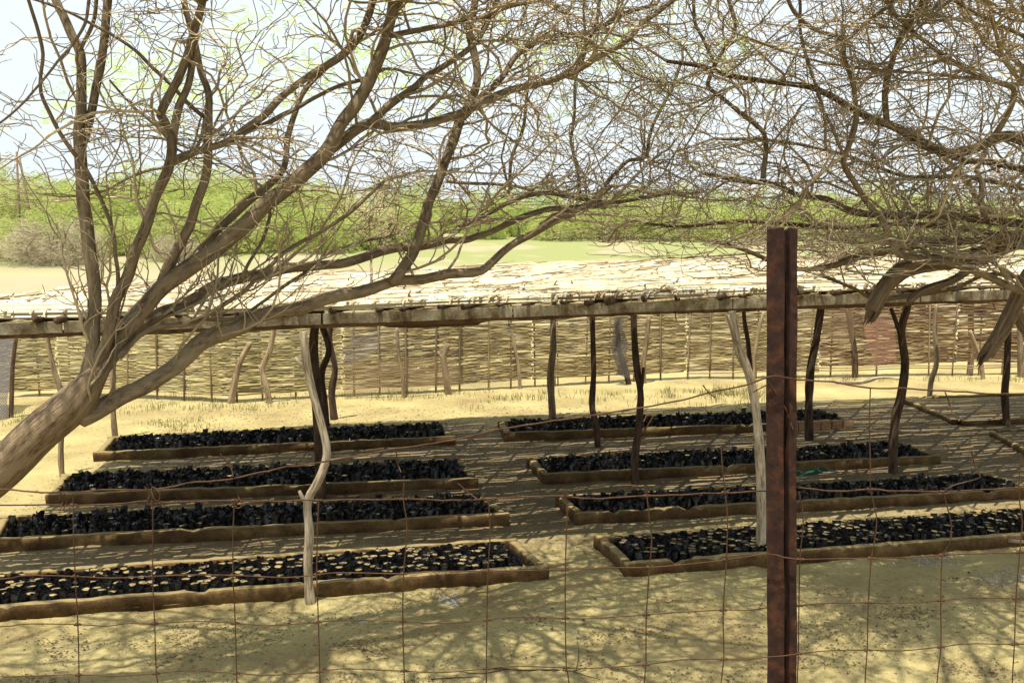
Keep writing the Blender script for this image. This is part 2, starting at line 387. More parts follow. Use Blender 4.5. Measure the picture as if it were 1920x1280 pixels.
def roof(u, v):
    u = np.asarray(u, float); v = np.asarray(v, float)
    p = lerp_poly(FE, u) * (1 - v[..., None]) + lerp_poly(back, u) * v[..., None]
    q = np.column_stack([p[..., 0].ravel() * .9, p[..., 1].ravel() * .9])
    p[..., 2] += (.03 * fbm(q, 2, 77)).reshape(u.shape) * np.minimum(1, v * 4 + .2)
    return p
sh = thing('shade_shelter', (0, 9, 0), 'low open shelter with a bleached reed roof on crooked poles over the beds', 'shelter')
O = np.array([0, 9, 0.])
def sobj(name, items, mat, parent=sh, origin=O, **kw):
    lab = kw.pop('label', None); kind = kw.pop('kind', None)
    return obj(name, tube_mesh(name, items, mat, origin=origin, **kw), parent, lab, kind=kind)

def box_sweep(P, w, h, jit=.0, seed=1, up=(0, 0, 1), prof=None):
    """swept rectangular (or given) profile; P path of centres"""
    P = np.asarray(P, float); K = len(P)
    D = np.gradient(P, axis=0); D /= np.linalg.norm(D, axis=1, keepdims=True)
    side = np.cross(D, np.array(up, float)); side /= np.linalg.norm(side, axis=1, keepdims=True)
    upv = np.cross(side, D)
    if prof is None: prof = [(-.5, -.5), (.5, -.5), (.5, .5), (-.5, .5)]
    prof = np.array(prof); n = len(prof)
    V = P[:, None] + side[:, None] * prof[None, :, :1] * w + upv[:, None] * prof[None, :, 1:] * h
    V = V.reshape(-1, 3)
    if jit:
        V = V + jit * np.column_stack([fbm(V * 14, 3, seed), fbm(V * 14, 3, seed + 5), fbm(V * 9, 3, seed + 9)])
    ii = (np.arange(K - 1)[:, None] * n); j = np.arange(n)[None]; j2 = (j + 1) % n
    Fq = np.stack([ii + j, ii + j2, ii + n + j2, ii + n + j], axis=-1).reshape(-1, 4)
    caps = [np.array([list(range(n))[::-1]]), np.array([[(K - 1) * n + a for a in range(n)]])]
    return V, [Fq] + caps
# front beam boards: butted lengths
ub = [0, .17, .36, .5, .66, .8, 1.0]
for a, b_ in zip(ub[:-1], ub[1:]):
    u = np.linspace(a + .0008, b_ - .0008, 24); P = lerp_poly(FE, u); P[:, 2] -= .002
    V, Fs = box_sweep(P, .045, .072, .006, seed=int(a * 100))
    obj('beam', mesh_np('beam', V - O, Fs, [M['board']]), sh)
V, Fs = box_sweep(lerp_poly(FE, np.linspace(0.001, .999, 160)) + np.array([0, .03, -.05]) + .006 * np.column_stack([np.zeros(160), np.zeros(160), vnoise(np.linspace(0, 60, 160)[:, None] * [1, 0], 3)]), .03, .034, .006, seed=8)
obj('batten', mesh_np('batten', V - O, Fs, [M['rafter']]), sh, 'dark brown pole running under the pale front boards')
# rafters
nr = 44
for k in range(nr):
    u0 = (k + .5 + rnd.uniform(-.3, .3)) / nr; u1 = u0 + rnd.uniform(-.008, .008)
    vv = np.linspace(-.012 - .016 * rnd.random(), 1.01, 12)
    base = lerp_poly(FE, np.full(12, u0)) * (1 - vv[:, None]) + lerp_poly(back, np.full(12, u1)) * vv[:, None]
    base[:, 2] = np.array([roof(np.array([u0]), np.array([max(0, min(1, q))]))[0, 2] for q in vv]) + .052 + rnd.uniform(-.004, .004)
    base = np.vstack([base[0] + (base[0] - base[1]) * rnd.uniform(.01, .06) + [0, 0, rnd.uniform(.0, .035)], base]); r13 = 13
    r = np.full(13, rnd.choice([.012, .015, .019, .024]))
    sobj('rafter', [(base, r, 6, rnd.random())], M['post_dark'], cap=True, gnarl=.15)
# cross poles under the rafters at several depths
for v in (.3, .62, .97):
    u = np.linspace(0.005, .995, 40); P = roof(u, np.full(40, v)); P[:, 2] -= .005; P[:, 2] += .012 * np.sin(u * 60)
    sobj('purlin', [(P, np.full(40, .026), 7, .5)], M['post_dark'], cap=True, gnarl=.15)
# reed mats: real split canes in two laps
rgap = random.Random(44)
GAPS = [(rgap.random(), rgap.uniform(0, 1), rgap.uniform(.0018, .0038), rgap.uniform(.008, .035)) for _ in range(1500)]
GA = np.array(GAPS)
def mats(nrow, rmin, rmax, zoff, tone_lo, seed, skip):
    rg = random.Random(seed); items = []
    for i in range(nrow):
        v = (i + .5) / nrow
        u = -rg.random() * .1
        while u < 1:
            L = rg.uniform(.09, .19); a, b_ = max(u, 0), min(u + L, 1.0)
            if b_ - a > .02 and rg.random() > skip:
                K = 5; uu = np.linspace(a, b_, K); dv = rg.uniform(-.003, .003); sl = rg.uniform(-.004, .004)
                if rg.random() < .06: sl = rg.uniform(-.03, .03)
                vvv = np.clip(v + dv + sl * np.linspace(-.5, .5, K), -.012, 1.012)
                P = roof(uu, vvv); P[:, 2] += zoff + rg.uniform(0, .016) - np.clip(.018 - vvv, 0, .03) * 1.6 + (rg.random() < .04) * .02
                vm, ua, ub_ = vvv.mean(), uu[0], uu[-1]
                hit = GA[(abs(GA[:, 0] - vm) < GA[:, 2]) & (GA[:, 1] + GA[:, 3] > ua) & (GA[:, 1] - GA[:, 3] < ub_)]
                if len(hit):
                    g0, g1 = hit[0][1] - hit[0][3], hit[0][1] + hit[0][3]
                    if g0 - ua > ub_ - g1: b_ = g0
                    else: a = g1
                    if b_ - a < .012: u += L; continue
                    uu = np.linspace(a, b_, K); z0 = zoff + rg.uniform(0, .016); P = roof(uu, vvv); P[:, 2] += z0 - np.clip(.018 - vvv, 0, .03) * 1.6
                r = rg.uniform(rmin, rmax)
                tone = rg.uniform(tone_lo, 1) if rg.random() > .05 else rg.uniform(0, .15)
                items.append((P, np.linspace(r, r * .6, K) if rg.random() < .5 else np.linspace(r * .6, r, K), 4, tone))
            u += L * rg.uniform(.9, .995)
    return items
its = mats(380, .0095, .014, .085, .25, 5, .012) + mats(300, .008, .0135, .104, .1, 6, .06)
def loose(nn, seed):
    rg = random.Random(seed); items = []
    for _ in range(nn):
        u, v = rg.random(), rg.random() ** .8; L = rg.uniform(.008, .035); sl = rg.uniform(-.03, .03) if rg.random() < .5 else rg.uniform(-.12, .12)
        K = 4; uu = np.clip(np.linspace(u, u + L, K), 0, 1); vv = np.clip(np.linspace(v, v + sl, K), .0, 1.0); P = roof(uu, vv); P[:, 2] += .125 + rg.uniform(0, .02) + np.linspace(0, rg.uniform(-.01, .035), K)
        items.append((P, np.full(K, rg.uniform(.003, .007)), 4, rg.choice([rg.uniform(0, .2), rg.uniform(.4, 1)])))
    for _ in range(260):      # bindings and broken ends standing up
        u, v = rg.random(), rg.random(); P0 = roof(np.array([u]), np.array([v]))[0] + [0, 0, .11]
        items.append((np.array([P0, P0 + [rg.uniform(-.04, .04), 0, .02], P0 + [rg.uniform(-.09, .09), rg.uniform(-.03, .03), rg.uniform(.02, .06)]]), np.array([.009, .008, .004]), 5, rg.uniform(0, .12)))
    for _ in range(190):      # ragged ends over the front edge
        u = rg.random(); P0 = roof(np.array([u, u + rg.uniform(-.003, .003)]), np.array([rg.uniform(.01, .04), 0.0])); P0[:, 2] += .105; e = P0[1] + (P0[1] - P0[0]) / np.linalg.norm(P0[1] - P0[0]) * rg.uniform(.0, .05) + [0, 0, rg.uniform(-.035, .01)]
        items.append((np.array([P0[0], P0[1], e]), np.array([.008, .008, .005]) * rg.uniform(.6, 1.3), 4, rg.choice([rg.uniform(0, .25), rg.uniform(.3, 1)])))
    return items
sobj('loose_cane', loose(700, 12), M['roof_cane'], smooth=False, kind='stuff', label='loose weathered canes and bindings on top of the mats')
sobj('reed_mat', its, M['roof_cane'], smooth=False, kind='stuff', label='sun-bleached reed canes laid over the rafters')
# sagging loose flap of matting under the front beam
fl = []
for k in range(9):
    z = ZR - .05 - k * .007
    pts = [PZ(640 + k * 12, 604, z)] + [np.array([*PZ(x, 606 + (x - 640) * -.03, z)[:2], z - .05 * math.sin((x - 640) / 300 * 2.6) * (k / 9)]) for x in (720, 800, 870, 920 - k * 3)]
    P, rr = resample(pts, [.009] * 5, .08); fl.append((P, rr, 5, .05 + .1 * rnd.random()))
sobj('hanging_flap', fl, M['fence_cane_brown'], cap=True, label='dark strip of matting sagging below the front beam')

posts = [ # px path from base up, width px, material, tone, stubs, label
 ([(583,1130),(577,1060),(580,1000),(577,940),(598,900),(613,850),(601,790),(587,740),(576,690),(570,640),(568,600)], 18, 'post_pale', .85, [((577,945),(564,917),9),((572,690),(557,668),8)], 'pale forked post with a kinked waist at the front edge'),
 ([(601,935),(600,860),(597,800),(590,700),(588,640),(592,600)], 20, 'post_dark', .5, [], 'dark straight post behind the pale forked one'),
 ([(615,812),(608,760),(603,700),(617,655),(603,600)], 14, 'post_dark', .4, [], None),
 ([(629,787),(622,735),(628,690),(618,640),(621,600)], 13, 'post_dark', .6, [], None),
 ([(1426,1045),(1428,960),(1426,880),(1418,770),(1404,700),(1384,650),(1372,580)], 19, 'post_pale', .8, [((1384,655),(1362,590),10)], 'thick pale post beside the rusty steel post'),
 ([(1192,908),(1190,860),(1197,800),(1201,740),(1194,690),(1190,640),(1188,585)], 14, 'post_dark', .4, [((1200,740),(1206,688),8)], None),
 ([(1122,838),(1118,800),(1110,760),(1113,700),(1112,640),(1110,585)], 12, 'post_dark', .7, [], None),
 ([(1038,785),(1033,740),(1032,700),(1037,650),(1037,595)], 13, 'post_mid', .4, [], None),
 ([(1518,825),(1517,760),(1520,690),(1530,640),(1540,575)], 16, 'post_dark', .2, [], None),
 ([(1675,885),(1677,800),(1690,740),(1697,680),(1690,620),(1700,580)], 17, 'post_dark', .5, [((1692,640),(1668,578),9)], 'dark post forking into two arms under the roof'),
 ([(1890,797),(1884,740),(1888,690),(1892,600)], 13, 'post_dark', .3, [], None),
 ([(1415,772),(1408,700),(1402,640),(1395,590)], 9, 'post_dark', .6, [], None),
 ([(217,820),(213,780),(212,700),(216,615)], 11, 'post_mid', .5, [], None),
 ([(117,892),(114,850),(117,750),(100,690),(88,625)], 10, 'post_mid', .7, [], 'thin grey post at the left end of the shelter'),
]
for path, w, mt, tone, stubs, lab in posts:
    b0 = PZ(*path[0]); Y = b0[1]
    pts = [PY(x, y_, Y) for x, y_ in path]
    pts[0][2] = -.12
    uu = np.linspace(0, 1, 200); row = roof(uu, np.clip(np.full(200, (Y - 6.8) / 5.6), .0, .97)); zt = float(row[np.argmin(abs(row[:, 0] - pts[-1][0])), 2]) - .01
    if pts[-1][2] < zt - .02: pts.append(np.array([pts[-1][0] + .02, Y, zt]))
    else: pts[-1][2] = zt
    rr = np.linspace(w * 1.08, w * .82, len(pts)) / 2 * Y / F
    P, r = resample(pts, rr, .05)
    items = [(P, r * (1 + .12 * vnoise(P * 7, 3)), 9, tone)]
    for (a, b_, sw) in stubs:
        p0, p1 = PY(*a, Y), PY(*b_, Y); p1[1] -= .04
        P2, r2 = resample([p0, (p0 + p1) / 2 + [.0, -.015, -.005], p1], np.array([sw, sw, sw * .75]) / 2 * Y / F, .03)
        items.append((P2, r2, 7, tone))
    sobj('post', items, M[mt], cap=True, gnarl=.16, label=lab)
for px in (952, 1860, 1265):
    p = PZ(px, 580 if px < 1000 else (548 if px > 1800 else 572), ZR + (.02 if px < 1000 else (.07 if px > 1800 else .04)))
    ring = [p + np.array([0, .035 * math.cos(a), .05 * math.sin(a)]) for a in np.linspace(0, 2 * math.pi, 13)]
    ring.append(p + np.array([.01, -.035, -.12]))
    sobj('strap', [(np.array(ring), np.full(14, .004), 5, .2)], M['plastic'])

# ------------------------------------------------------------------ woven reed fence
fx = [(-330, 800), (-160, 772), (22, 748), (100, 745), (240, 750), (420, 757), (640, 747), (840, 738), (1000, 727), (1160, 718), (1290, 712), (1600, 708), (1920, 702), (2200, 697)]
FB = np.array([PZ(x, y_ - 3, 0) for x, y_ in fx]); FB[:, 2] = 0
FL = np.concatenate([[0], np.cumsum(np.linalg.norm(np.diff(FB, axis=0), axis=1))])
def fence_p(s):
    s = np.asarray(s, float); return np.column_stack([np.interp(s, FL, FB[:, 0]), np.interp(s, FL, FB[:, 1]), np.zeros(s.size)])
def s_of_px(px):
    ss = np.linspace(0, FL[-1], 3000); P = fence_p(ss); q = 960 + F * P[:, 0] / P[:, 1]
    return float(ss[np.argmin(abs(q - px))])
fo = np.array([0, 14., 0])
fen = thing('reed_fence', fo, 'long woven reed fence tied to crooked poles behind the shelter', 'fence')
def stake_off(s): return .018 * np.sin(s * math.pi / .19)
edges = [-330, 100, 640, 1000, 1290, 1540, 1800, 2200]
for e0, e1 in zip(edges[:-1], edges[1:]):
    s0, s1 = s_of_px(e0) + .01, s_of_px(e1) - .01
    brown = e0 >= 1500
    items = []; rows = 98; zlo = .10 if not brown else .17; zhi = 1.27 + rnd.uniform(-.03, .03)
    for i in range(rows):
        z = zlo + (zhi - zlo) * (i + .5) / rows
        s = s0 - rnd.random() * 1.0
        while s < s1:
            L = rnd.uniform(1.0, 2.2); a, b_ = max(s, s0 + rnd.uniform(-.03, .03)), min(s + L, s1 + rnd.uniform(-.03, .03))
            if b_ - a > .1 and rnd.random() > (.025 if not brown else .06):
                K = max(3, int((b_ - a) / .095) + 1); q = np.linspace(a, b_, K); P = fence_p(q)
                sg = 1 if i % 2 else -1
                P[:, 1] += sg * .009 * np.sin(q * math.pi / .19) + .03 * np.sin(q * 1.7 + z)
                P[:, 2] = z + .012 * np.sin(q * 2.1 + i * .07) + rnd.uniform(-.006, .006) + .004 * np.sin(q * 9 + i * 2.1) + np.linspace(-.5, .5, K) * rnd.uniform(-.02, .02)
                r = np.full(K, rnd.uniform(.0075, .0105))
                if a < -100: pass
                tone = np.clip(rnd.gauss(.47, .17), 0, 1)
                items.append((P, r, 4, tone))
            s += L * rnd.uniform(.9, 1.02)
    sobj('reed_panel', items, M['fence_cane_brown' if brown else ('fence_cane' if e0 < 600 else 'fence_cane_tan')], parent=fen, origin=fo, smooth=False, kind='stuff', label='reddish brown woven reeds with light gaps' if brown else None)
s = .1
while s < FL[-1]:
    P = fence_p(np.array([s]))[0]; t = rnd.uniform(-.03, .03)
    pts = np.array([[P[0], P[1], -.06], [P[0] + t * .3, P[1], .3], [P[0] + t, P[1] + rnd.uniform(-.01, .01), .8], [P[0] + t * 1.5, P[1], 1.3 + rnd.uniform(-.05, .06)]])
    sobj('stake', [(pts, np.full(4, rnd.uniform(.011, .017)), 5, rnd.random())], M['post_mid'], parent=fen, origin=fo, cap=True)
    s += .38 + rnd.uniform(-.06, .06)
for a, b_, z in ((1290, 1540, .085), (1540, 2200, .10), (1540, 2200, .135)):
    q = np.linspace(s_of_px(a), s_of_px(b_), 30); P = fence_p(q); P[:, 1] -= .03; P[:, 2] = z + .01 * np.sin(q * 3)
    sobj('rail', [(P, np.full(30, .009), 5, .6)], M['post_mid'], parent=fen, origin=fo, cap=True)
poles = [ # base first
 ([(430,755),(440,715),(450,680),(470,642)], 13,'post_mid',.9),([(508,755),(497,715),(492,690),(505,660),(515,610)], 12,'post_mid',1.),
 ([(252,722),(248,690),(242,650)], 9,'post_mid',.6),
 ([(757,744),(755,710),(748,670),(744,615)], 8,'post_mid',.5),([(842,738),(835,700),(832,670),(839,645)], 14,'post_mid',.6),
 ([(975,727),(972,690),(965,650),(957,610)], 7,'post_mid',1.),([(1180,718),(1172,690),(1160,650),(1157,600)], 11,'post_dark',.7),
 ([(1207,716),(1206,680),(1212,640),(1216,595)], 11,'post_mid',.5),([(1412,712),(1415,670),(1422,620),(1432,585)], 8,'post_mid',.9),
 ([(1604,706),(1602,660),(1596,620),(1590,580)], 12,'post_dark',.9),([(1742,745),(1746,715),(1756,680),(1753,620),(1756,572)], 10,'post_mid',.8),
 ([(1818,700),(1822,650),(1820,600),(1822,560)], 12,'post_mid',.2),([(1845,708),(1837,670),(1819,620)], 9,'post_mid',1.),([(1915,705),(1913,660),(1912,600)], 12,'post_mid',.2),
 ([(20,782),(22,740),(24,690),(30,632)], 9,'post_dark',1.),([(1040,722),(1037,680),(1033,640)],7,'post_mid',.4)]
for path, w, mt, tone in poles:
    b0 = PZ(*path[0]); Y = b0[1]; pts = [PY(x, y_, Y) for x, y_ in path]; pts[0][2] = -.08
    P, r = resample(pts, np.linspace(w * 1.05, w * .8, len(pts)) / 2 * Y / F, .05)
    items = [(P, r, 7, tone)]
    if path[0][0] == 842:
        Q, q = resample([PY(838, 690, Y), PY(828, 670, Y), PY(821, 660, Y)], np.array([8, 7, 5]) / 2 * Y / F, .03); items.append((Q, q, 6, tone))
    if path[0][0] == 508:
        Q, q = resample([PY(495, 705, Y), PY(488, 690, Y), PY(484, 684, Y)], np.array([8, 7, 5]) / 2 * Y / F, .03); items.append((Q, q, 6, tone))
    sobj('pole', items, M[mt], parent=fen, origin=fo, cap=True, gnarl=.15)

# nets hung on the fence
def net_mat(name, col, dens, scale=70):
    m, t, b = new_mat(name)
    b.inputs['Base Color'].default_value = (*col, 1); b.inputs['Roughness'].default_value = .85
    tc = N(t, 'ShaderNodeTexCoord'); mp = N(t, 'ShaderNodeMapping'); mp.inputs['Rotation'].default_value = (0, R(45), 0)
    t.links.new(tc.outputs['Object'], mp.inputs[0])
    sx = N(t, 'ShaderNodeSeparateXYZ'); t.links.new(mp.outputs[0], sx.inputs[0])
    vals = []
    for k in (0, 2):
        a = N(t, 'ShaderNodeMath', operation='MULTIPLY'); a.inputs[1].default_value = scale; t.links.new(sx.outputs[k], a.inputs[0])
        f = N(t, 'ShaderNodeMath', operation='FRACT'); t.links.new(a.outputs[0], f.inputs[0])
        l = N(t, 'ShaderNodeMath', operation='LESS_THAN'); l.inputs[1].default_value = dens; t.links.new(f.outputs[0], l.inputs[0]); vals.append(l.outputs[0])
    mx = N(t, 'ShaderNodeMath', operation='MAXIMUM'); t.links.new(vals[0], mx.inputs[0]); t.links.new(vals[1], mx.inputs[1])
    t.links.new(mx.outputs[0], b.inputs['Alpha'])
    return m
def cloth(name, corners_px, dY, mat, label, cat, n=14, wave=.03, seed=0):
    P0 = [PY(x, y_, PZ(x, yb, 0)[1] + dY) for x, y_, yb in corners_px]      # tl tr br bl
    u = np.linspace(0, 1, n); U, Vv = np.meshgrid(u, u)
    U = U[..., None]; Vv = Vv[..., None]
    P = (P0[0] * (1 - U) + P0[1] * U) * (1 - Vv) + (P0[3] * (1 - U) + P0[2] * U) * Vv
    P = P.reshape(-1, 3); P[:, 1] += wave * fbm(np.column_stack([P[:, 0] * 6, P[:, 2] * 2]), 3, seed); edge = (abs(U.ravel() - .5) * 2) ** 4 + (abs(Vv.ravel() - .5) * 2) ** 4; P[:, 2] += .07 * edge * fbm(P[:, [0, 2]] * 4 + seed, 3, seed); P[:, 0] += .06 * edge * fbm(P[:, [2, 0]] * 5 + seed, 3, seed + 8) + wave * .7 * fbm(np.column_stack([P[:, 0] * 3, P[:, 2] * 5]), 2, seed + 3)
    c = P.mean(0); ii = (np.arange(n - 1)[:, None] * n + np.arange(n - 1)[None]).ravel()
    me = mesh_np(name, P - c, [np.stack([ii, ii + 1, ii + n + 1, ii + n], axis=1)], [mat], smooth=True)
    return obj(name, me, None, label, cat, loc=tuple(c))
pink = net_mat('pink_net', (.34, .17, .12), .26); grey = net_mat('grey_net', (.075, .065, .06), .5); tan = net_mat('tan_net', (.26, .18, .10), .24, 60)
cloth('netting', [(1612,585,708),(1675,600,708),(1678,672,708),(1640,680,708)], -.1, pink, 'pink mesh netting hanging on the brown fence right of the steel post', 'net', seed=3)
cloth('netting', [(1500,590,708),(1600,580,708),(1600,660,708),(1560,640,708)], -.1, tan, 'tan mesh netting stretched between two fence poles by the dark leaning post', 'net', seed=4)
cloth('netting', [(1150,598,718),(1166,598,718),(1178,708,718),(1150,700,718)], -.12, grey, 'dark grey netting bunched around a fence pole in the middle', 'net', wave=.09, seed=5)
cloth('netting', [(640,648,746),(716,612,745),(712,655,745),(645,690,746)], -.07, net_mat('thin_grey_net', (.2, .18, .18), .22), 'thin grey netting scrap on the fence beside the post cluster', 'net', seed=6)
cloth('netting', [(-80,640,760),(24,632,760),(20,778,782),(-80,792,790)], -.1, grey, 'dark grey netting sheet on the fence at the far left', 'net', wave=.05, seed=7)
cloth('netting', [(640,678,747),(860,668,738),(860,728,738),(640,742,747)], -.06, tan, 'tan mesh netting along the foot of the fence between two poles', 'net', wave=.04, seed=8)

# ------------------------------------------------------------------ seedling beds and bags
bag_pos = []
def kerb_prof(): return [(-.5, -.5), (.5, -.5), (.5, .3), (.42, .46), (.15, .5), (-.2, .5), (-.44, .44), (-.5, .3)]
def kerb(parent, o, a, b_, w=.068, h=.112, seed=1):
    n = max(4, int(np.linalg.norm(b_ - a) / .03)); t = np.linspace(0, 1, n)[:, None]; P = a * (1 - t) + b_ * t
    P = P + np.column_stack([.006 * fbm(P * 1.5, 2, seed), .008 * fbm(P * 1.1, 2, seed + 2), np.zeros(n)])
    P[:, 2] = h / 2 - .02
    V, Fs = box_sweep(P, w, h, .011, seed, prof=kerb_prof())
    top = V[:, 2] > h * .5
    chip = np.maximum(0, fbm(V * 5, 3, seed + 31) - .28) * .16
    V[:, 2] -= np.where(top, chip, 0)
    return obj('kerb', mesh_np('kerb', V - o, Fs, [M['mud']], smooth=True), parent)
beds = [ # front-left px, front-right px, near back corner px(top z .1), near end, label
 ((-195,1180),(1032,1088),(965,1003),'R','nearest seedling bed on the left, in front of the pale forked post'),
 ((-25,1036),(957,985),(908,921),'R','second seedling bed from the front on the left, behind the pale forked post base'),
 ((88,948),(898,915),(866,858),'R','third seedling bed from the front on the left, its cracked left corner in view'),
 ((175,866),(853,834),(836,789),'R','farthest seedling bed on the left, nearest the reed fence'),
 ((1172,1082),(2060,1014),(1113,1000),'L','nearest seedling bed on the right, passing behind the rusty steel post'),
 ((1080,985),(1945,935),(1040,925),'L','second seedling bed from the front on the right, with a green sheet lying on it'),
 ((1018,908),(1765,872),(986,856),'L','third seedling bed from the front on the right, under the forked dark post'),
 ((945,828),(1600,804),(933,786),'L','farthest seedling bed on the right, its kerb ending in loose mud bricks'),
]
bed_ob = []
for bi, (fl_, fr_, bk, near, lab) in enumerate(beds):
    A, B = PZ(*fl_), PZ(*fr_); C = PZ(*bk, .1); C[2] = 0
    t = (B - A) / np.linalg.norm(B - A); corner = B if near == 'R' else A
    w = C - corner
    if near == 'R': D_ = A + w; q = [A, B, C, D_]
    else: D_ = B + w; q = [A, B, D_, C]
    a, b_, c, d = [np.array(x) for x in q]            # front-left, front-right, back-right, back-left
    o = (a + b_ + c + d) / 4; root = thing('seedling_bed', o, lab, 'planting bed', 'mud-kerbed seedling beds under the shelter')
    k = .0425; un = w / np.linalg.norm(w)
    ff0, ff1 = a + un * k, b_ + un * k
    if bi == 7:
        m = ff0 + (ff1 - ff0) * .80; kerb(root, o, ff0, m, seed=bi * 9)
        nb = 6
        for z in range(nb):
            s0 = m + (ff1 - m) * (z / nb) + t * .008; s1 = m + (ff1 - m) * ((z + 1) / nb) - t * .006
            P = np.linspace(s0, s1, 6); P[:, 2] = .045 + .004 * rnd.random(); V, Fs = box_sweep(P, .1, .11, .008, 40 + z, prof=[(-.5, -.5), (.5, -.5), (.5, .42), (.42, .5), (-.42, .5), (-.5, .42)])
            obj('brick', mesh_np('brick', V - o, Fs, [M['brick']]), root)
    else: kerb(root, o, ff0, ff1, seed=bi * 9)
    kerb(root, o, d - un * k, c - un * k, seed=bi * 9 + 1)
    kerb(root, o, a + t * k + un * .088, d + t * k - un * .088, seed=bi * 9 + 2)
    kerb(root, o, b_ - t * k + un * .088, c - t * k - un * .088, seed=bi * 9 + 3)
    # bed floor
    n = 12; u = np.linspace(0, 1, n); U, Vv = np.meshgrid(u, u); U = U[..., None]; Vv = Vv[..., None]
    P = ((a * (1 - U) + b_ * U) * (1 - Vv) + (d * (1 - U) + c * U) * Vv).reshape(-1, 3); P = o + (P - o) * .96; P[:, 2] = .022
    ii = (np.arange(n - 1)[:, None] * n + np.arange(n - 1)[None]).ravel()
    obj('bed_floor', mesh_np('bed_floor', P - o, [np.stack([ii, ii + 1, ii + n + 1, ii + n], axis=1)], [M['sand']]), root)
    L = np.linalg.norm(b_ - a); Wd = np.linalg.norm(w); pitch = .0555
    nu, nv = int((L - .21) / pitch), int((Wd - .2) / (pitch * .93))
    jag = 0.0 if bi in (0, 4) else 1.0
    # bags of the two nearest beds stand more upright than the crumpled ones behind
    for j in range(nv):
        for i in range(nu):
            uu = .105 + pitch * (i + .5 + (.5 if j % 2 else 0) * .9) + rnd.uniform(-.011, .011); vv = .1 + pitch * .93 * (j + .5) + rnd.uniform(-.009, .009)
            if uu > L - .1: continue
            # ragged far ends like in the photo
            if bi in (3, 7) and rnd.random() < .0: continue
            p = a + t * uu + un * vv
            lift = .0
            if near == 'R' and i < 3 and rnd.random() < .3: continue
            bag_pos.append((p[0], p[1], bi, jag, rnd.random(), j, i))
# empty plots at the far right
def plot(quad_px, lab):
    q = [PZ(*p) for p in quad_px]; o = sum(q) / 4; root = thing('empty_plot', o, lab, 'planting plot', 'empty planting plots at the right')
    for i in range(4):
        a, b_ = q[i], q[(i + 1) % 4]; t = (b_ - a) / np.linalg.norm(b_ - a); kerb(root, o, a + t * .05, b_ - t * .05, .075, .075, seed=70 + i)
    n = 20; u = np.linspace(.02, .98, n); U, Vv = np.meshgrid(u, u); U = U[..., None]; Vv = Vv[..., None]
    P = ((q[0] * (1 - U) + q[1] * U) * (1 - Vv) + (q[3] * (1 - U) + q[2] * U) * Vv).reshape(-1, 3); P[:, 2] = .03 + .006 * fbm(P * 5, 2, 3)
    ii = (np.arange(n - 1)[:, None] * n + np.arange(n - 1)[None]).ravel()
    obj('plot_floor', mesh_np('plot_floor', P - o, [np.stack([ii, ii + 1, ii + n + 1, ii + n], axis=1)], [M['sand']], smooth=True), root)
plot([(1795,797),(2150,782),(2000,742),(1690,752)], 'empty sand plot with a low kerb by the back edge of the shade')
plot([(1935,858),(2300,838),(2150,800),(1858,815)], 'empty shaded plot at the right edge in front of the sunlit plot')

def bag_geo(rg, jag):
    ns = 8; r = .0295 * rg.uniform(.93, 1.05); H = rg.uniform(.074, .092) + .006 * jag + jag * rg.uniform(-.014, .014); fill = H - rg.uniform(.004, .014) - (jag * rg.uniform(0, .03) if rg.random() > .72 else rg.uniform(.018, .045))
    a0 = rg.random() * 6.28; ang = [a0 + k * 2 * math.pi / ns for k in range(ns)]
    V = []
    squash = rg.uniform(.8, 1.0); sqa = rg.random() * 3.14
    def pt(a, rr, z):
        x, y_ = rr * math.cos(a), rr * math.sin(a); c, s_ = math.cos(sqa), math.sin(sqa)
        u, v = x * c + y_ * s_, -x * s_ + y_ * c; v *= squash; return (u * c - v * s_, u * s_ + v * c, z)
    for a in ang: V.append(pt(a, r * .97, .0))
    for a in ang: V.append(pt(a, r * rg.uniform(.94, 1.1), fill * .55))
    for a in ang: V.append(pt(a, r * rg.uniform(.93, 1.06), fill))
    lean = rg.random() * 6.28; cl = (.32 + .35 * jag) * rg.random(); mode = rg.random()
    for k, a in enumerate(ang):
        fold = max(0, math.cos(a - lean)) * cl
        rr_ = r * (1 - fold * 1.4 + rg.uniform(-.2, .32) * (.75 + .35 * jag)); zz_ = H + rg.uniform(-.009, .008) + jag * (rg.uniform(-.007, .007) + (.016 if mode > .75 else 0) * math.cos(a - lean) ** 2)
        V.append(pt(a, rr_, zz_))
    for a in ang: V.append(pt(a, r * .93, fill - .001))
    V.append((0, 0, fill + rg.uniform(-.002, .004)))
    F4 = [[l * ns + k, l * ns + (k + 1) % ns, (l + 1) * ns + (k + 1) % ns, (l + 1) * ns + k] for l in range(3) for k in range(ns)]
    F3 = [[4 * ns + k, 4 * ns + (k + 1) % ns, 5 * ns] for k in range(ns)]
    return np.array(V), np.array(F4), np.array(F3)
variants = {0.0: [], 1.0: []}
for jg in (0.0, 1.0):
    for k in range(14):
        rg = random.Random(900 + k + int(jg) * 50); variants[jg].append(bag_geo(rg, jg))
bag_me = {jg: [mesh_np('seedling_bag', v, [f4, f3], [M['plastic'], M['bagsand']], midx=[0] * len(f4) + [1] * len(f3)) for v, f4, f3 in variants[jg]] for jg in variants}
def bag_label(x, y_, bi, j):
    row = ('against the kerb', 'one row behind the kerb', 'two rows behind the kerb', 'several rows behind the kerb')[min(j, 3)]; px = 960 + F * x / y_
    if bi == 0: pl = 'left of the pale post' if px < 570 else 'right of the pale post'
    else: pl = 'left of the steel post' if px < 1440 else 'right of the steel post'
    return 'black bag ' + row + ', nearest ' + ('left' if bi == 0 else 'right') + ' bed, ' + pl
def view_px(p): return 960 + F * p[0] / p[1]
order = sorted(range(len(bag_pos)), key=lambda i: bag_pos[i][1] + (0 if -10 < view_px(bag_pos[i]) < 1930 and not 1432 < view_px(bag_pos[i]) < 1500 else 100))
sel = set(order[:300])
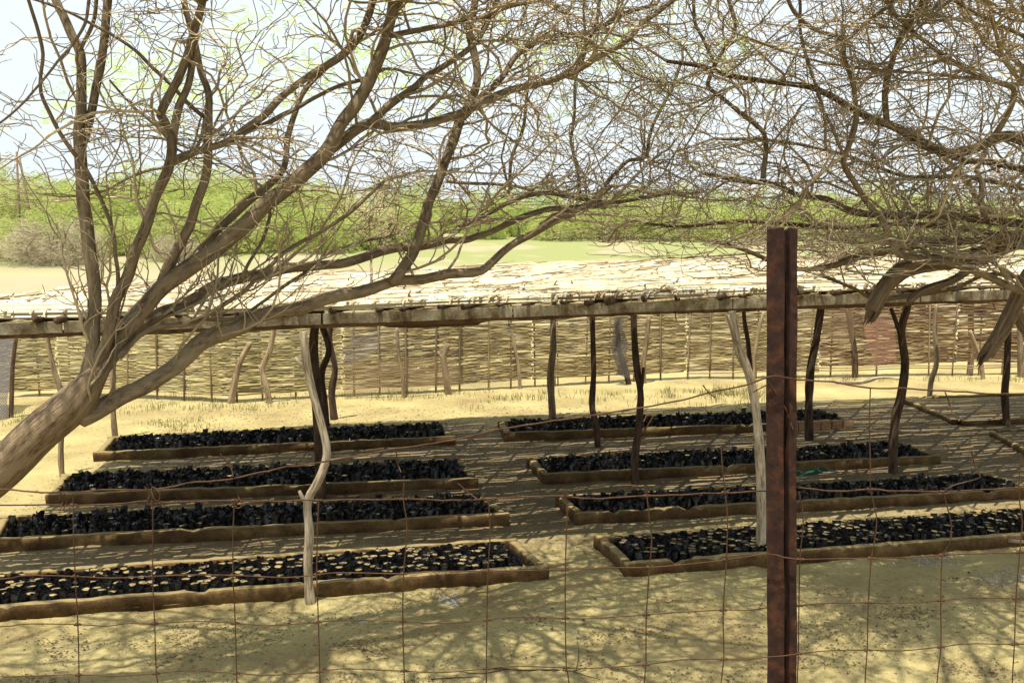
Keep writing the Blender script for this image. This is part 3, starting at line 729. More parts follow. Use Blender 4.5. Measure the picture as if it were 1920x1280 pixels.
where = ['nearest left bed', 'second left bed', 'third left bed', 'farthest left bed', 'nearest right bed', 'second right bed', 'third right bed', 'farthest right bed']
AV, A4, A3 = [], [], []; base = 0
for i, (x, y_, bi, jg, rr, j, ii_) in enumerate(bag_pos):
    vi = int(rr * 14) % 14; rot = (rr * 977) % 6.28
    if i in sel:
        o = obj('seedling_bag', bag_me[jg][vi], None, bag_label(x, y_, bi, j), 'seedling bag', 'sand-filled bags along the front of the ' + where[bi], loc=(x, y_, .023))
        o.rotation_euler = ((rr - .5) * .24, ((rr * 31) % 1 - .5) * .24, rot)
    else:
        V, f4, f3 = variants[jg][vi]; c, s_ = math.cos(rot), math.sin(rot); hh = 1 + jg * (((rr * 57) % 1) ** 4 * .3 - .03)
        tx, ty = ((rr * 13) % 1 - .5) * (.25 + .35 * jg), ((rr * 29) % 1 - .5) * (.25 + .35 * jg)
        Q = np.column_stack([V[:, 0] * c - V[:, 1] * s_ + x + tx * V[:, 2], V[:, 0] * s_ + V[:, 1] * c + y_ + ty * V[:, 2], V[:, 2] * hh + .023])
        AV.append(Q); A4.append(f4 + base); A3.append(f3 + base); base += len(V)
A4 = np.vstack(A4); A3 = np.vstack(A3)
obj('seedling_bags', mesh_np('seedling_bags', np.vstack(AV), [A4, A3], [M['plastic'], M['bagsand']], midx=[0] * len(A4) + [1] * len(A3)), None,
    'mass of crumpled black plastic seedling bags filling the beds', 'seedling bags', kind='stuff')
print('bags', len(bag_pos))

# ------------------------------------------------------------------ trees
def limb_pts(L):
    """L: list of (px,py) , y0, y1 depth, w0,w1 px"""
    pts, Y0, Y1, w0, w1 = L
    n = len(pts); P = []; r = []
    for i, (x, y_) in enumerate(pts):
        t = i / (n - 1); Y = Y0 + (Y1 - Y0) * t; P.append(PY(x, y_, Y)); r.append((w0 + (w1 - w0) * t) * .88 / 2 * Y / F)
    return np.array(P), np.array(r)

def grow_twigs(limbs, rg, dens, items, maxlvl=3, zmin=1.9, len1=(.5, 1.3), horiz=.55, skip_first=0.0, ymax=None, cap1=.0085):
    """limbs: (P, r) sampled; adds tubes to items"""
    stack = []
    for P, r, d in limbs:
        seg = np.linalg.norm(np.diff(P, axis=0), axis=1); L = seg.sum()
        cnt = int(L * dens * d)
        for _ in range(cnt):
            u = skip_first + (1 - skip_first) * rg.random(); i = min(len(P) - 2, int(u * (len(P) - 1)))
            t = P[i + 1] - P[i]; t = t / (np.linalg.norm(t) + 1e-9)
            q = Vector(P[i]); stack.append((q, Vector(t), rg.uniform(*len1), min(float(r[i]) * .55, cap1), 1))
        # continue the tip
        t = P[-1] - P[-2]
        if d > .3: stack.append((Vector(P[-1]), Vector(t).normalized(), rg.uniform(*len1), float(r[-1]) * .85, 1))
    g = rg.gauss
    while stack:
        p, t, L, r, lvl = stack.pop()
        ax = Vector((g(0, 1), g(0, 1), g(0, 1) * horiz)); d = (t * (.75 if lvl < 2 else .6) + ax.normalized() * (.75 if lvl < 3 else .8))
        d.z *= .8; d.normalize()
        K = (9, 6, 4)[min(lvl, 3) - 1] + 1; st = L / (K - 1); pts = [p.copy()]; cur = p.copy(); wig = (.26, .34, .4)[min(lvl, 3) - 1]
        curve = Vector((g(0, .10), g(0, .10), g(0, .08)))
        for k in range(K - 1):
            d = (d + curve + Vector((g(0, wig), g(0, wig), g(0, wig * .8)))).normalized()
            if cur.z < zmin + .25 and d.z < 0: d.z *= .2; d.normalize()
            if cur.z < zmin: d.z = abs(d.z) + .2; d.normalize()
            if ymax and cur.y > ymax: d.y = -abs(d.y)
            cur = cur + d * st; pts.append(cur.copy())
        r_end = max(.0019, r * .5); rr = np.linspace(r, r_end, K)
        items.append((np.array(pts), rr, 5 if r > .006 else 3, min(1, max(0, g(.55, .28)))))
        if lvl < maxlvl:
            nchild = int((L / (.115, .085)[lvl - 1]) * rg.uniform(.7, 1.2))
            for _ in range(nchild):
                k = rg.randint(1, K - 1); tt = (pts[k] - pts[k - 1]).normalized()
                cl = L * rg.uniform(.25, .6) if lvl == 1 else rg.uniform(.07, .24)
                stack.append((pts[k], tt, cl, max(.0023, min(rr[k] * .72, .005 if cap1 < .01 else .009)), lvl + 1))
    return items

def feather_leaves(centres, rg, size=.07, n=6, per=6):
    V, Fc, T = [], [], []; b = 0
    for c in centres:
        for _ in range(n):
            o = c + np.array([rg.gauss(0, .07), rg.gauss(0, .07), rg.gauss(0, .05)])
            d = np.array([rg.gauss(0, 1), rg.gauss(0, 1), rg.gauss(0, .5)]); d /= np.linalg.norm(d)
            s_ = np.cross(d, [rg.gauss(0, .3), rg.gauss(0, .3), 1]); s_ /= np.linalg.norm(s_) + 1e-9; tone = rg.random()
            for k in range(per):
                e = o + d * size * (k / per); sg = 1 if k % 2 else -1
                tip = e + s_ * sg * size * .34 + d * size * .05; w = d * size * .06
                V += [e - w, e + w, tip + w * .6, tip - w * .6]; Fc.append([b, b + 1, b + 2, b + 3]); T += [tone] * 4; b += 4
    return np.array(V), np.array(Fc), np.array(T)

def build_tree(name, label, base_loc, trunk_items, limb_list, rough, gnarl, rg, dens, zmin, extra_limbs=(), extra_dens=1.0, leaf_c=None, len1=(.5, 1.3)):
    root = thing(name, base_loc, label, 'tree'); o = np.array(base_loc, float)
    P, r = trunk_items; P, r = resample(P, r, .035)
    obj('trunk', tube_mesh('trunk', [(P, r, 22, .7)], M['bark_rough'], cap=True, gnarl=gnarl, origin=o), root)
    samp = []
    for L in limb_list:
        rgh = len(L) > 5 and 'g' in L[5]; dd = L[6] if len(L) > 6 else 1.0
        Pq, rq = limb_pts(L[:5]); Pq, rq = resample(Pq, rq, .035)
        rq = rq * (1 + .10 * vnoise(Pq * 6, 8)); big = rq.max() > .02
        if not rgh: Pq = Pq + (.006 + 0 * rq[:, None]) * np.column_stack([vnoise(Pq * 9, 1), vnoise(Pq * 9, 2), vnoise(Pq * 9, 3)])
        obj('limb', tube_mesh('limb', [(Pq, rq, (30 if rgh else 14) if big else 8, rnd.uniform(.35, .8))], M['bark_rough' if rgh else 'bark'], cap=True, gnarl=.34 if rgh else (.08 if big else .12), origin=o), root)
        samp.append((Pq, rq, dd))
        if rgh and rq[-1] > .03:      # frayed broken end
            e = Pq[-1]; d_ = Pq[-1] - Pq[-6]; d_ = d_ / np.linalg.norm(d_); sp = []
            for _ in range(16):
                o_ = np.array([rg.gauss(0, 1) for _ in range(3)]); o_ = o_ - d_ * o_.dot(d_); o_ = o_ / np.linalg.norm(o_) * rq[-1] * rg.uniform(.2, .85); ln = rg.uniform(.03, .13)
                sp.append((np.array([e + o_ - d_ * .05, e + o_ * 1.05 + d_ * ln * .5, e + o_ * rg.uniform(.5, .95) + d_ * ln]), np.array([.014, .009, .002]) * rg.uniform(.7, 1.4), 5, rg.random()))
            obj('splinters', tube_mesh('splinters', sp, M['bark_rough'], origin=o), root)
    items = []
    grow_twigs(samp, rg, dens, items, zmin=zmin, len1=len1)
    ex = []
    for P_, r_ in extra_limbs:
        Pq, rq = resample(P_, r_, .08); obj('limb', tube_mesh('limb', [(Pq, rq, 7, rnd.random())], M['bark'], cap=True, gnarl=.1, origin=o), root); ex.append((Pq, rq, extra_dens))
    if ex:
        n0 = len(items); grow_twigs(ex, rg, 2.5, items, zmin=3.4, len1=(.8, 1.9), cap1=.018)
        tips = [it[0][-1] for it in items[n0:] if it[0][-1][2] > 3.85 + max(0, it[0][-1][1] - 5.5) * .25]
        tips = [tips[k] for k in range(0, len(tips), max(1, len(tips) // 130))]
        V, Fc, T = feather_leaves(tips, rg, .10, 5, 6)
        obj('leaves', mesh_np('leaves', V - o, [Fc], [M['leaf_near']], attrs={'tone': T}), root, kind='stuff')
    print(name, 'twigs', len(items))
    obj('twigs', tube_mesh('twigs', items, M['twig'], origin=o), root, kind='stuff')
    if leaf_c is not None and len(leaf_c):
        V, Fc, T = feather_leaves(leaf_c, rg)
        obj('leaves', mesh_np('leaves', V - o, [Fc], [M['leaf_near']], attrs={'tone': T}), root, kind='stuff')
    return root, items

left = [
 ([(150,785),(188,766),(235,742),(285,715),(336,679),(380,640),(420,625),(453,611),(487,591),(521,583),(571,574),(605,561),(640,554),(690,544),(741,527),(791,524),(842,514),(882,511),(909,504),(942,474),(976,450),(1009,433),(1060,405),(1110,378),(1144,350)],5.0,6.4,42,10,'',.8),
 ([(735,530),(770,485),(790,430),(808,369),(828,322),(848,269),(868,218),(889,175),(895,134),(880,60),(890,0),(900,-80)],5.75,6.3,24,14,'',1),
 ([(140,760),(168,732),(188,692),(218,648),(245,608),(269,578),(302,541),(353,504),(403,467),(447,430),(504,380),(571,326),(615,280),(640,232),(667,195),(697,144),(717,87),(731,44),(737,0),(742,-90)],5.0,5.5,48,20,'',.6),
 ([(612,285),(640,266),(690,232),(734,238),(774,235),(825,225),(868,212),(909,188),(959,168),(1009,158),(1077,134),(1127,104),(1177,77),(1204,44),(1261,3),(1310,-40)],5.35,6.2,24,9,'',2.2),
 ([(690,232),(724,201),(774,168),(798,144),(828,128),(880,92),(910,50),(930,0)],5.45,5.9,17,9,'',1.8),
 ([(150,735),(168,679),(175,632),(178,574),(175,524),(168,474),(162,428),(156,370),(151,302),(149,252),(151,202),(153,151),(151,101),(134,67),(118,27),(104,0),(85,-80)],5.0,5.2,32,18,'',.22),
 ([(150,275),(161,255),(168,218),(178,175),(188,128),(195,77),(200,34),(203,0),(205,-90)],5.1,5.25,20,17,'',.5),
 ([(150,98),(155,84),(168,60),(178,34),(181,0),(180,-60)],5.15,5.1,10,8,'',.5),
 ([(214,640),(216,590),(220,531),(218,480),(212,430),(188,370),(168,329),(144,292),(118,255),(94,215),(76,175),(76,141),(81,101),(72,60),(64,34),(54,0),(40,-60)],5.05,4.7,9,8,'',.7),
 ([(160,720),(188,665),(208,611),(215,564),(235,524),(252,474),(273,428),(292,370),(312,329),(322,292),(321,262),(309,228),(302,215),(316,181),(336,141),(349,111),(363,67),(373,27),(380,0),(388,-90)],5.0,5.1,27,15,'',.45),
 ([(322,280),(324,249),(336,202),(353,155),(363,107),(367,70)],5.05,5.15,18,15,'',.5),
 ([(285,565),(302,531),(318,494),(338,457),(359,413),(376,363),(388,319),(390,269),(391,218),(390,175),(376,134),(366,87),(350,30),(335,-40)],5.15,5.3,22,11,'',.6),
 ([(325,300),(336,296),(386,279),(427,265),(470,235),(511,198),(544,168),(588,138),(638,107),(667,77),(690,34),(700,0),(715,-70)],5.1,5.7,14,16,'',.8),
 ([(430,266),(470,245),(504,228),(554,205),(588,185),(638,161),(690,144),(720,130)],5.25,5.6,11,8,'',1),
 ([(375,470),(416,423),(470,373),(524,329),(537,302),(537,262),(554,208),(571,168),(615,124),(650,90)],5.3,5.7,17,10,'',.8),
 ([(215,665),(235,638),(262,611),(302,588),(353,568),(403,537),(453,521),(504,511),(554,501),(638,494),(690,480),(741,464),(791,462),(840,450),(880,448),(940,425),(1000,400),(1060,390),(1130,385)],5.05,6.6,30,10,'',1.1),
 ([(225,670),(240,650),(262,628),(302,613),(363,605),(403,581),(453,548),(504,501),(544,464),(605,433),(660,395),(720,340)],5.0,5.6,13,7,'',.9),
 ([(363,605),(390,598),(437,598),(470,581),(504,558),(537,534),(571,511),(621,474),(680,455),(740,440)],5.2,6.0,9,6,'',1),
 ([(455,523),(470,490),(494,447),(505,400),(495,350)],5.3,5.5,8,6,'',.9),
 ([(205,742),(218,715),(215,665),(218,618),(232,560),(236,540)],5.0,5.0,7,4,'',.2),
 ([(734,67),(791,57),(842,44),(892,37),(942,17),(1000,0),(1060,-30)],5.5,6.1,12,8,'',2),
 ([(868,222),(905,180),(942,144),(966,107),(1003,81),(1043,67),(1093,64),(1127,50),(1177,24),(1230,10)],6.1,6.5,15,8,'',2.2),
 ([(1077,134),(1100,84),(1117,44),(1124,0),(1130,-50)],6.1,6.3,9,7,'',1),
 ([(860,430),(925,393),(976,370),(1026,363),(1077,371),(1144,380),(1200,372),(1270,360)],6.2,6.8,12,7,'',2),
 ([(838,339),(892,344),(959,348),(993,356),(1012,364)],6.1,6.4,7,6,'',1),
 ([(956,363),(959,302),(976,252),(986,215),(990,150)],6.5,6.6,8,6,'',1),
 ([(1087,365),(1083,319),(1070,269),(1077,218),(1080,150),(1100,90)],6.6,6.8,7,6,'',1.2),
 ([(1013,423),(1060,396),(1110,376),(1144,336),(1177,302),(1210,295),(1218,252),(1238,208),(1261,161),(1280,110)],6.5,7.0,9,7,'',2),
 ([(205,150),(240,190),(290,235),(350,290),(380,215)],5.2,5.5,5,4,'',.4),
 ([(30,-10),(100,10),(170,45),(240,85),(300,140),(360,200),(385,220)],5.0,5.3,5,9,'',.7),
 ([(-60,260),(20,215),(80,150),(150,60),(170,-10)],4.6,4.8,4,7,'',.8),
]
rt = [
 ([(1990,290),(1918,262),(1885,255),(1851,269),(1817,282),(1767,286),(1717,265),(1683,242),(1633,222),(1599,205),(1566,185),(1522,165),(1482,158),(1424,151),(1364,141),(1314,124),(1250,115)],6.8,6.4,23,7,'g',1.2),
 ([(2000,430),(1918,420),(1817,408),(1750,402),(1683,406),(1616,400),(1582,390),(1549,373),(1498,366),(1448,345),(1390,340),(1320,325)],6.8,6.3,18,7,'g',1.2),
 ([(2010,445),(1918,450),(1851,474),(1784,488),(1717,497),(1683,514),(1656,544),(1636,583)],6.9,6.6,36,30,'g',.25),
 ([(2000,440),(1918,437),(1850,450),(1784,454),(1717,460),(1616,480),(1566,497),(1520,505),(1470,500),(1400,470),(1340,452)],6.7,6.2,20,7,'g',1.0),
 ([(2010,560),(1920,548),(1868,524),(1817,504),(1767,490),(1717,484),(1683,474),(1666,440),(1655,415),(1633,386),(1609,356),(1589,322),(1582,296),(1596,262),(1606,218),(1602,175),(1592,134),(1582,101),(1582,77),(1566,67),(1532,57),(1505,37),(1482,10),(1460,-50)],6.6,5.9,16,8,'',.7),
 ([(1582,80),(1616,50),(1650,24),(1673,3),(1700,-40)],6.0,6.0,8,7,'',1),
 ([(1663,225),(1660,181),(1666,134),(1683,84),(1707,40),(1733,0),(1760,-60)],6.4,6.3,14,13,'',.8),
 ([(1851,275),(1878,235),(1898,195),(1901,168),(1878,158),(1834,141),(1784,114),(1734,77),(1700,50),(1676,27),(1660,-5),(1640,-60)],6.5,6.1,13,8,'',.9),
 ([(1850,280),(1841,300),(1831,319),(1841,343),(1841,386),(1850,405)],6.5,6.5,12,11,'',.5),
 ([(1431,335),(1435,286),(1433,252),(1408,228),(1381,208),(1347,178),(1327,161),(1340,124),(1361,91),(1377,57),(1374,27),(1362,-20)],6.4,6.6,11,8,'',1),
 ([(1340,120),(1317,71),(1303,44),(1300,0),(1297,-50)],6.5,6.5,7,8,'',1),
 ([(1498,-30),(1502,67),(1512,111),(1535,175),(1545,208),(1569,262),(1582,292)],6.2,6.1,7,7,'',1),
 ([(1545,208),(1547,240),(1549,275),(1560,290)],6.1,6.1,6,6,'',1),
 ([(1703,565),(1733,544),(1784,527),(1817,504),(1850,480)],6.5,6.8,12,20,'g',.4),
 ([(1990,470),(1940,510),(1918,541),(1898,578),(1878,618),(1851,660)],6.8,6.7,38,26,'g',.1),
 ([(1900,560),(1912,600),(1935,640),(1960,690)],6.85,6.8,22,14,'g',.1),
 ([(1990,330),(1920,318),(1860,305),(1800,300),(1740,275)],6.9,6.5,16,8,'g',1),
 ([(1910,520),(1850,515),(1790,540),(1700,555),(1640,560),(1600,540),(1540,515)],7.2,6.9,10,7,'g',.8),
 ([(1980,100),(1900,60),(1820,20),(1760,-20)],6.6,6.4,10,8,'',1.2),
 ([(1918,160),(1840,150),(1760,140),(1700,136),(1640,130),(1560,120),(1480,100),(1400,70)],6.0,5.8,7,5,'',1.2),
 ([(1980,380),(1900,350),(1800,330),(1700,330),(1610,300),(1520,275),(1430,262),(1340,260)],7.2,7.2,10,6,'',1.3),
 ([(1880,440),(1780,425),(1680,420),(1580,428),(1480,420),(1380,415),(1280,425),(1180,415)],7.0,6.8,10,6,'g',1.2),
]
# limbs above the frame that carry the rest of the two crowns
def over_limbs(start, targets, r0):
    out = []
    for T in targets:
        s0 = np.array(start, float); e = np.array(T, float); m = (s0 + e) / 2 + np.array([0, 0, .35]); m2 = s0 * .75 + e * .25 + np.array([0, 0, .3])
        out.append((np.array([s0, m2, m, e * .8 + m * .2 + [0, .1, .06], e]), np.array([r0, r0 * .8, r0 * .6, r0 * .4, r0 * .25])))
    return out
lb = PZ(-380, 1375, 0) ; lb = np.array([lb[0], 4.95, 0.0])
t_l = ([np.array([lb[0] - .05, 4.95, -.15]), PY(-350, 1240, 4.95), PY(-250, 1075, 4.97), PY(-120, 965, 5.0), PY(0, 882, 5.0), PY(60, 825, 5.0), PY(110, 782, 5.0), PY(145, 752, 5.0), PY(170, 716, 5.0), PY(196, 682, 5.03), PY(214, 655, 5.04)],
       np.array([125, 102, 90, 85, 82, 79, 76, 72, 50, 28, 17]) / 2 * 5 / F)
topL = PY(737, 0, 5.5); topC = PY(380, 0, 5.1); topA = PY(890, 0, 6.3)
ov_l = over_limbs(topL, [(-.6, 4.6, 4.6), (.3, 4.2, 4.3), (.9, 5.4, 4.7), (1.3, 4.6, 4.2), (-1.2, 3.9, 4.4), (0, 5.0, 4.8), (-.4, 3.6, 4.1), (.7, 3.7, 4.4), (-1.3, 5.0, 4.9)], .034) + \
       over_limbs(topC, [(-2.4, 4.3, 4.5), (-1.9, 5.2, 4.8), (-2.9, 5.3, 4.6), (-1.5, 3.7, 4.3), (-3.4, 4.4, 4.4), (-2.0, 3.5, 4.2), (-2.8, 3.7, 4.3), (-3.6, 5.2, 4.6)], .032) + \
       over_limbs(topA, [(.6, 6.6, 4.7), (1.6, 6.0, 4.5), (.2, 5.7, 4.5)], .02)
# leaves: behind and above, mostly upper left to centre
rgl = random.Random(5); lc = []
for _ in range(400):
    x = rgl.choice([rgl.gauss(250, 110), rgl.gauss(560, 160), rgl.gauss(900, 200), rgl.gauss(1150, 120)]); yy = rgl.gauss(110, 75) if x > 400 else rgl.gauss(165, 50)
    if x < 150: yy = 200 + (150 - x) * .35 + rgl.gauss(0, 18)
    if yy > 290: continue
    lc.append(PY(x, yy, rgl.uniform(6.5, 8.5)))
for _ in range(8): lc.append(PY(rgl.gauss(1385, 8), rgl.gauss(98, 6), 6.3))
rootL, itL = build_tree('acacia_tree', 'leaning grey-brown tree at the left forking low into long bare limbs over the roof', tuple(lb), t_l, left, False, .1, random.Random(21), 4.2, 2.3,
    extra_limbs=ov_l, extra_dens=1.0, leaf_c=lc, len1=(.35, 1.05))
rbx = PY(2190, 1090, 7.0); rb = np.array([rbx[0], 7.0, 0.])
t_r = ([np.array([rb[0], 7.0, -.15]), PY(2170, 900, 7.0), PY(2120, 720, 6.95), PY(2060, 590, 6.9), PY(2010, 480, 6.85), PY(1985, 380, 6.8), PY(1980, 280, 6.8)], np.array([95, 80, 72, 66, 60, 50, 34]) / 2 * 7 / F)
topR = PY(1733, 0, 6.3); topS = PY(1980, 280, 6.8)
ov_r = over_limbs(topR, [(1.6, 5.2, 4.5), (2.3, 4.6, 4.6), (2.9, 5.6, 4.8), (1.9, 4.0, 4.2), (1.2, 5.9, 4.6), (1.1, 4.7, 4.5), (2.6, 3.8, 4.3), (1.5, 3.6, 4.4), (2.0, 5.9, 4.9)], .034) + \
       over_limbs(topS, [(3.6, 5.2, 4.6), (4.2, 6.0, 4.8), (3.2, 4.4, 4.4), (4.4, 4.9, 4.3), (3.6, 7.2, 4.6), (4.6, 7.4, 4.7)], .035)
rootR, itR = build_tree('gnarled_tree', 'gnarled rough-barked tree reaching in from the right with a dense tangle of bare twigs', tuple(rb), t_r, rt, True, .2, random.Random(22), 6.6, 2.0,
    extra_limbs=ov_r, extra_dens=1.0)

# ------------------------------------------------------------------ wire fence and steel post
YW = 2.0
def wz(px, py, dy=0.0): return PY(px, py, YW + dy)
pc = wz(1466, 430); 
prof = np.array([(-.028, .0), (.004, -.001), (.005, .018), (.012, .018), (.014, -.004), (.028, -.002), (.028, .004), (.022, .005), (.017, .023), (.001, .023), (-.002, .005), (-.028, .006)])
K = 60; zz = np.linspace(.7, pc[2], K); V = []
for z in zz:
    wv = .0008 * math.sin(z * 9)
    xz = pc[0] + (wz(1466, 1280)[0] - pc[0]) * (pc[2] - z) / (pc[2] - wz(1466, 1280)[2])
    for (x, y_) in prof: V.append((xz + x + wv + .0006 * math.sin(z * 31 + x * 90), YW + y_ + .0005 * math.sin(z * 47 + x * 200), z))
n = len(prof); ii = (np.arange(K - 1)[:, None] * n); j = np.arange(n)[None]; j2 = (j + 1) % n
Fq = np.stack([ii + j, ii + j2, ii + n + j2, ii + n + j], axis=-1).reshape(-1, 4)
Vp = np.array(V); Vp[-n:, 2] += .004 * np.sin(np.arange(n) * 1.9)
cap_t = np.array([[(K - 1) * n + a for a in range(n)]]); cap_b = np.array([list(range(n))[::-1]])
po = np.array([pc[0], YW, .8])
obj('fence_post', mesh_np('fence_post', Vp - po, [Fq, cap_t, cap_b], [M['rust']]), None, 'tall rusty steel channel post standing in front of the beds', 'fence post', loc=tuple(po))

wf = thing('wire_fence', (0, YW, .8), 'rusty square-mesh wire fence with a torn sagging top strand across the foreground', 'wire fence'); wo_ = np.array([0, YW, .8])
H = [
 ([(-150,915),(0,917),(60,921),(130,923),(190,918),(290,917),(350,905),(430,898),(520,878),(590,868),(650,858),(740,842),(850,825),(920,808),(1000,795),(1100,780),(1200,764),(1280,749),(1330,736),(1398,722),(1438,707),(1468,707),(1495,712),(1560,716),(1630,727),(1690,728),(1770,732),(1850,738),(1920,738),(2050,742)], 3.8, -.012),
 ([(-150,944),(0,946),(84,946),(190,946),(275,939),(336,941),(437,938),(504,940),(571,938),(640,937),(758,935),(828,938),(912,935),(976,931),(1057,930),(1107,934),(1211,929),(1278,927),(1354,923),(1394,922),(1438,920),(1466,918),(1495,914),(1566,921),(1631,917),(1683,920),(1767,921),(1830,918),(1908,914),(2050,912)], 3.6, .026),
 ([(-150,1083),(0,1085),(50,1078),(141,1080),(210,1083),(286,1080),(353,1077),(437,1078),(537,1082),(591,1077),(640,1073),(758,1075),(800,1071),(915,1070),(1060,1067),(1140,1064),(1218,1063),(1280,1058),(1354,1050),(1438,1038),(1468,1044),(1495,1048),(1560,1047),(1631,1046),(1700,1045),(1767,1040),(1908,1035),(2050,1030)], 3.0, -.012),
 ([(-150,1172),(0,1174),(50,1169),(144,1170),(202,1173),(235,1168),(289,1168),(370,1164),(437,1167),(504,1172),(591,1166),(640,1162),(754,1164),(815,1168),(912,1162),(962,1156),(1057,1158),(1104,1159),(1208,1152),(1278,1147),(1354,1143),(1408,1143),(1438,1138),(1466,1137),(1495,1135),(1549,1130),(1628,1129),(1686,1130),(1764,1125),(1817,1120),(1905,1121),(2050,1118)], 2.8, .026),
 ([(-150,1268),(0,1268),(144,1264),(212,1267),(289,1262),(353,1256),(440,1261),(504,1265),(598,1259),(640,1253),(754,1257),(825,1260),(909,1253),(966,1248),(1057,1251),(1110,1252),(1211,1245),(1278,1236),(1354,1235),(1398,1236),(1438,1231),(1468,1229),(1495,1225),(1555,1219),(1626,1218),(1693,1219),(1764,1212),(1817,1206),(1905,1207),(2050,1203)], 2.8, -.012),
]
for extra in (95, 190, 290, 395, 505):
    H.append(([(x, y_ + extra) for x, y_ in H[4][0]], 2.8, .026))
for path, w, dy in H:
    P, r = resample([wz(x, y_, dy if 1430 < x < 1500 else .004) for x, y_ in path], [w * .85 / 2 * YW / F] * len(path), .02)
    if w > 3.3: P = P + .0016 * np.column_stack([0 * r, vnoise(P * 60, 4), vnoise(P * 60, 5)])
    obj('line_wire', tube_mesh('line_wire', [(P, r, 6, .5)], M['wire'], origin=wo_), wf)
Vw = [
 [(137,925),(138,1000),(141,1080),(146,1170),(148,1280)],[(285,920),(287,1000),(286,1080),(290,1170),(293,1262),(296,1280)],[(440,932),(437,1000),(437,1080),(441,1167),(444,1280)],
 [(598,935),(595,1000),(594,1080),(597,1166),(600,1280)],[(758,905),(756,935),(763,990),(757,1075),(755,1164),(758,1280)],[(916,935),(919,1000),(915,1070),(913,1162),(912,1280)],
 [(1056,915),(1063,940),(1062,1000),(1060,1067),(1060,1158),(1062,1251),(1067,1280)],[(1212,915),(1217,970),(1222,1010),(1218,1063),(1212,1152),(1211,1245),(1208,1280)],
 [(1352,835),(1354,870),(1360,930),(1364,970),(1362,1050),(1356,1143),(1357,1235),(1352,1280)],[(1497,920),(1504,950),(1506,985),(1500,1045),(1498,1135),(1497,1225),(1495,1280)],
 [(1632,727),(1630,800),(1632,870),(1632,917),(1643,965),(1642,1000),(1634,1046),(1628,1129),(1626,1218),(1622,1280)],[(1769,921),(1776,950),(1784,985),(1780,1020),(1767,1040),(1764,1125),(1764,1212),(1757,1280)],
 [(1915,850),(1910,915),(1915,965),(1917,980),(1912,1035),(1905,1121),(1902,1207),(1898,1280)],[(-14,920),(-12,1080),(-10,1170),(-8,1280)],[(2050,912),(2052,1030),(2050,1120),(2045,1280)]]
for path in Vw:
    low = [(path[-1][0] + rnd.uniform(-4, 4), 1280 + k) for k in (110, 220, 330, 500, 800)]
    P, r = resample([wz(x, y_, 0.0) for x, y_ in path + low], [2.5 / 2 * YW / F] * (len(path) + 5), .02)
    obj('stay_wire', tube_mesh('stay_wire', [(P, r, 6, .6)], M['wire'], origin=wo_), wf)
    for (hp, w, dy) in H[1:]:
        hx = np.array([q[0] for q in hp]); hy = np.array([q[1] for q in hp]); vx = np.array([q[0] for q in path + low]); vy = np.array([q[1] for q in path + low])
        y_ = np.interp(vx[len(vx) // 2], hx, hy); x = np.interp(y_, vy, vx); y_ = np.interp(x, hx, hy)
        if y_ < vy[0] - 3: continue
        c = wz(x, y_, .002); kp = [c + np.array([dx, -.003 * math.cos(dx * 900), .0008 * math.sin(dx * 1200)]) for dx in np.linspace(-.006, .006, 6)]
        obj('knot', tube_mesh('knot', [(np.array(kp), np.full(6, .0026), 6, .8)], M['wire'], cap=True, origin=wo_), wf)
loose = [[(1821,845),(1828,872),(1838,894),(1810,903),(1784,911),(1767,922)],[(1772,735),(1780,755),(1787,778)],[(412,850),(432,875),(437,893)],[(858,905),(880,925),(895,935)],[(742,840),(746,870),(752,885)],
         [(270,912),(283,925),(275,940),(292,948),(300,925),(285,912),(288,935),(302,940)],[(112,920),(118,940),(112,958),(125,945),(120,925)],[(436,938),(440,952),(455,948),(446,930)],[(1207,790),(1212,780),(1225,778),(1210,805)],
         [(1412,735),(1425,728),(1440,720)],[(1318,722),(1330,737),(1342,745)],[(1487,805),(1470,760),(1440,715)]]
for path in loose:
    P, r = resample([wz(x, y_, -.006 + .01 * (i % 2)) for i, (x, y_) in enumerate(path)], [2.6 / 2 * YW / F] * len(path), .01)
    obj('tie_wire', tube_mesh('tie_wire', [(P, r, 5, .7)], M['wire'], origin=wo_), wf)

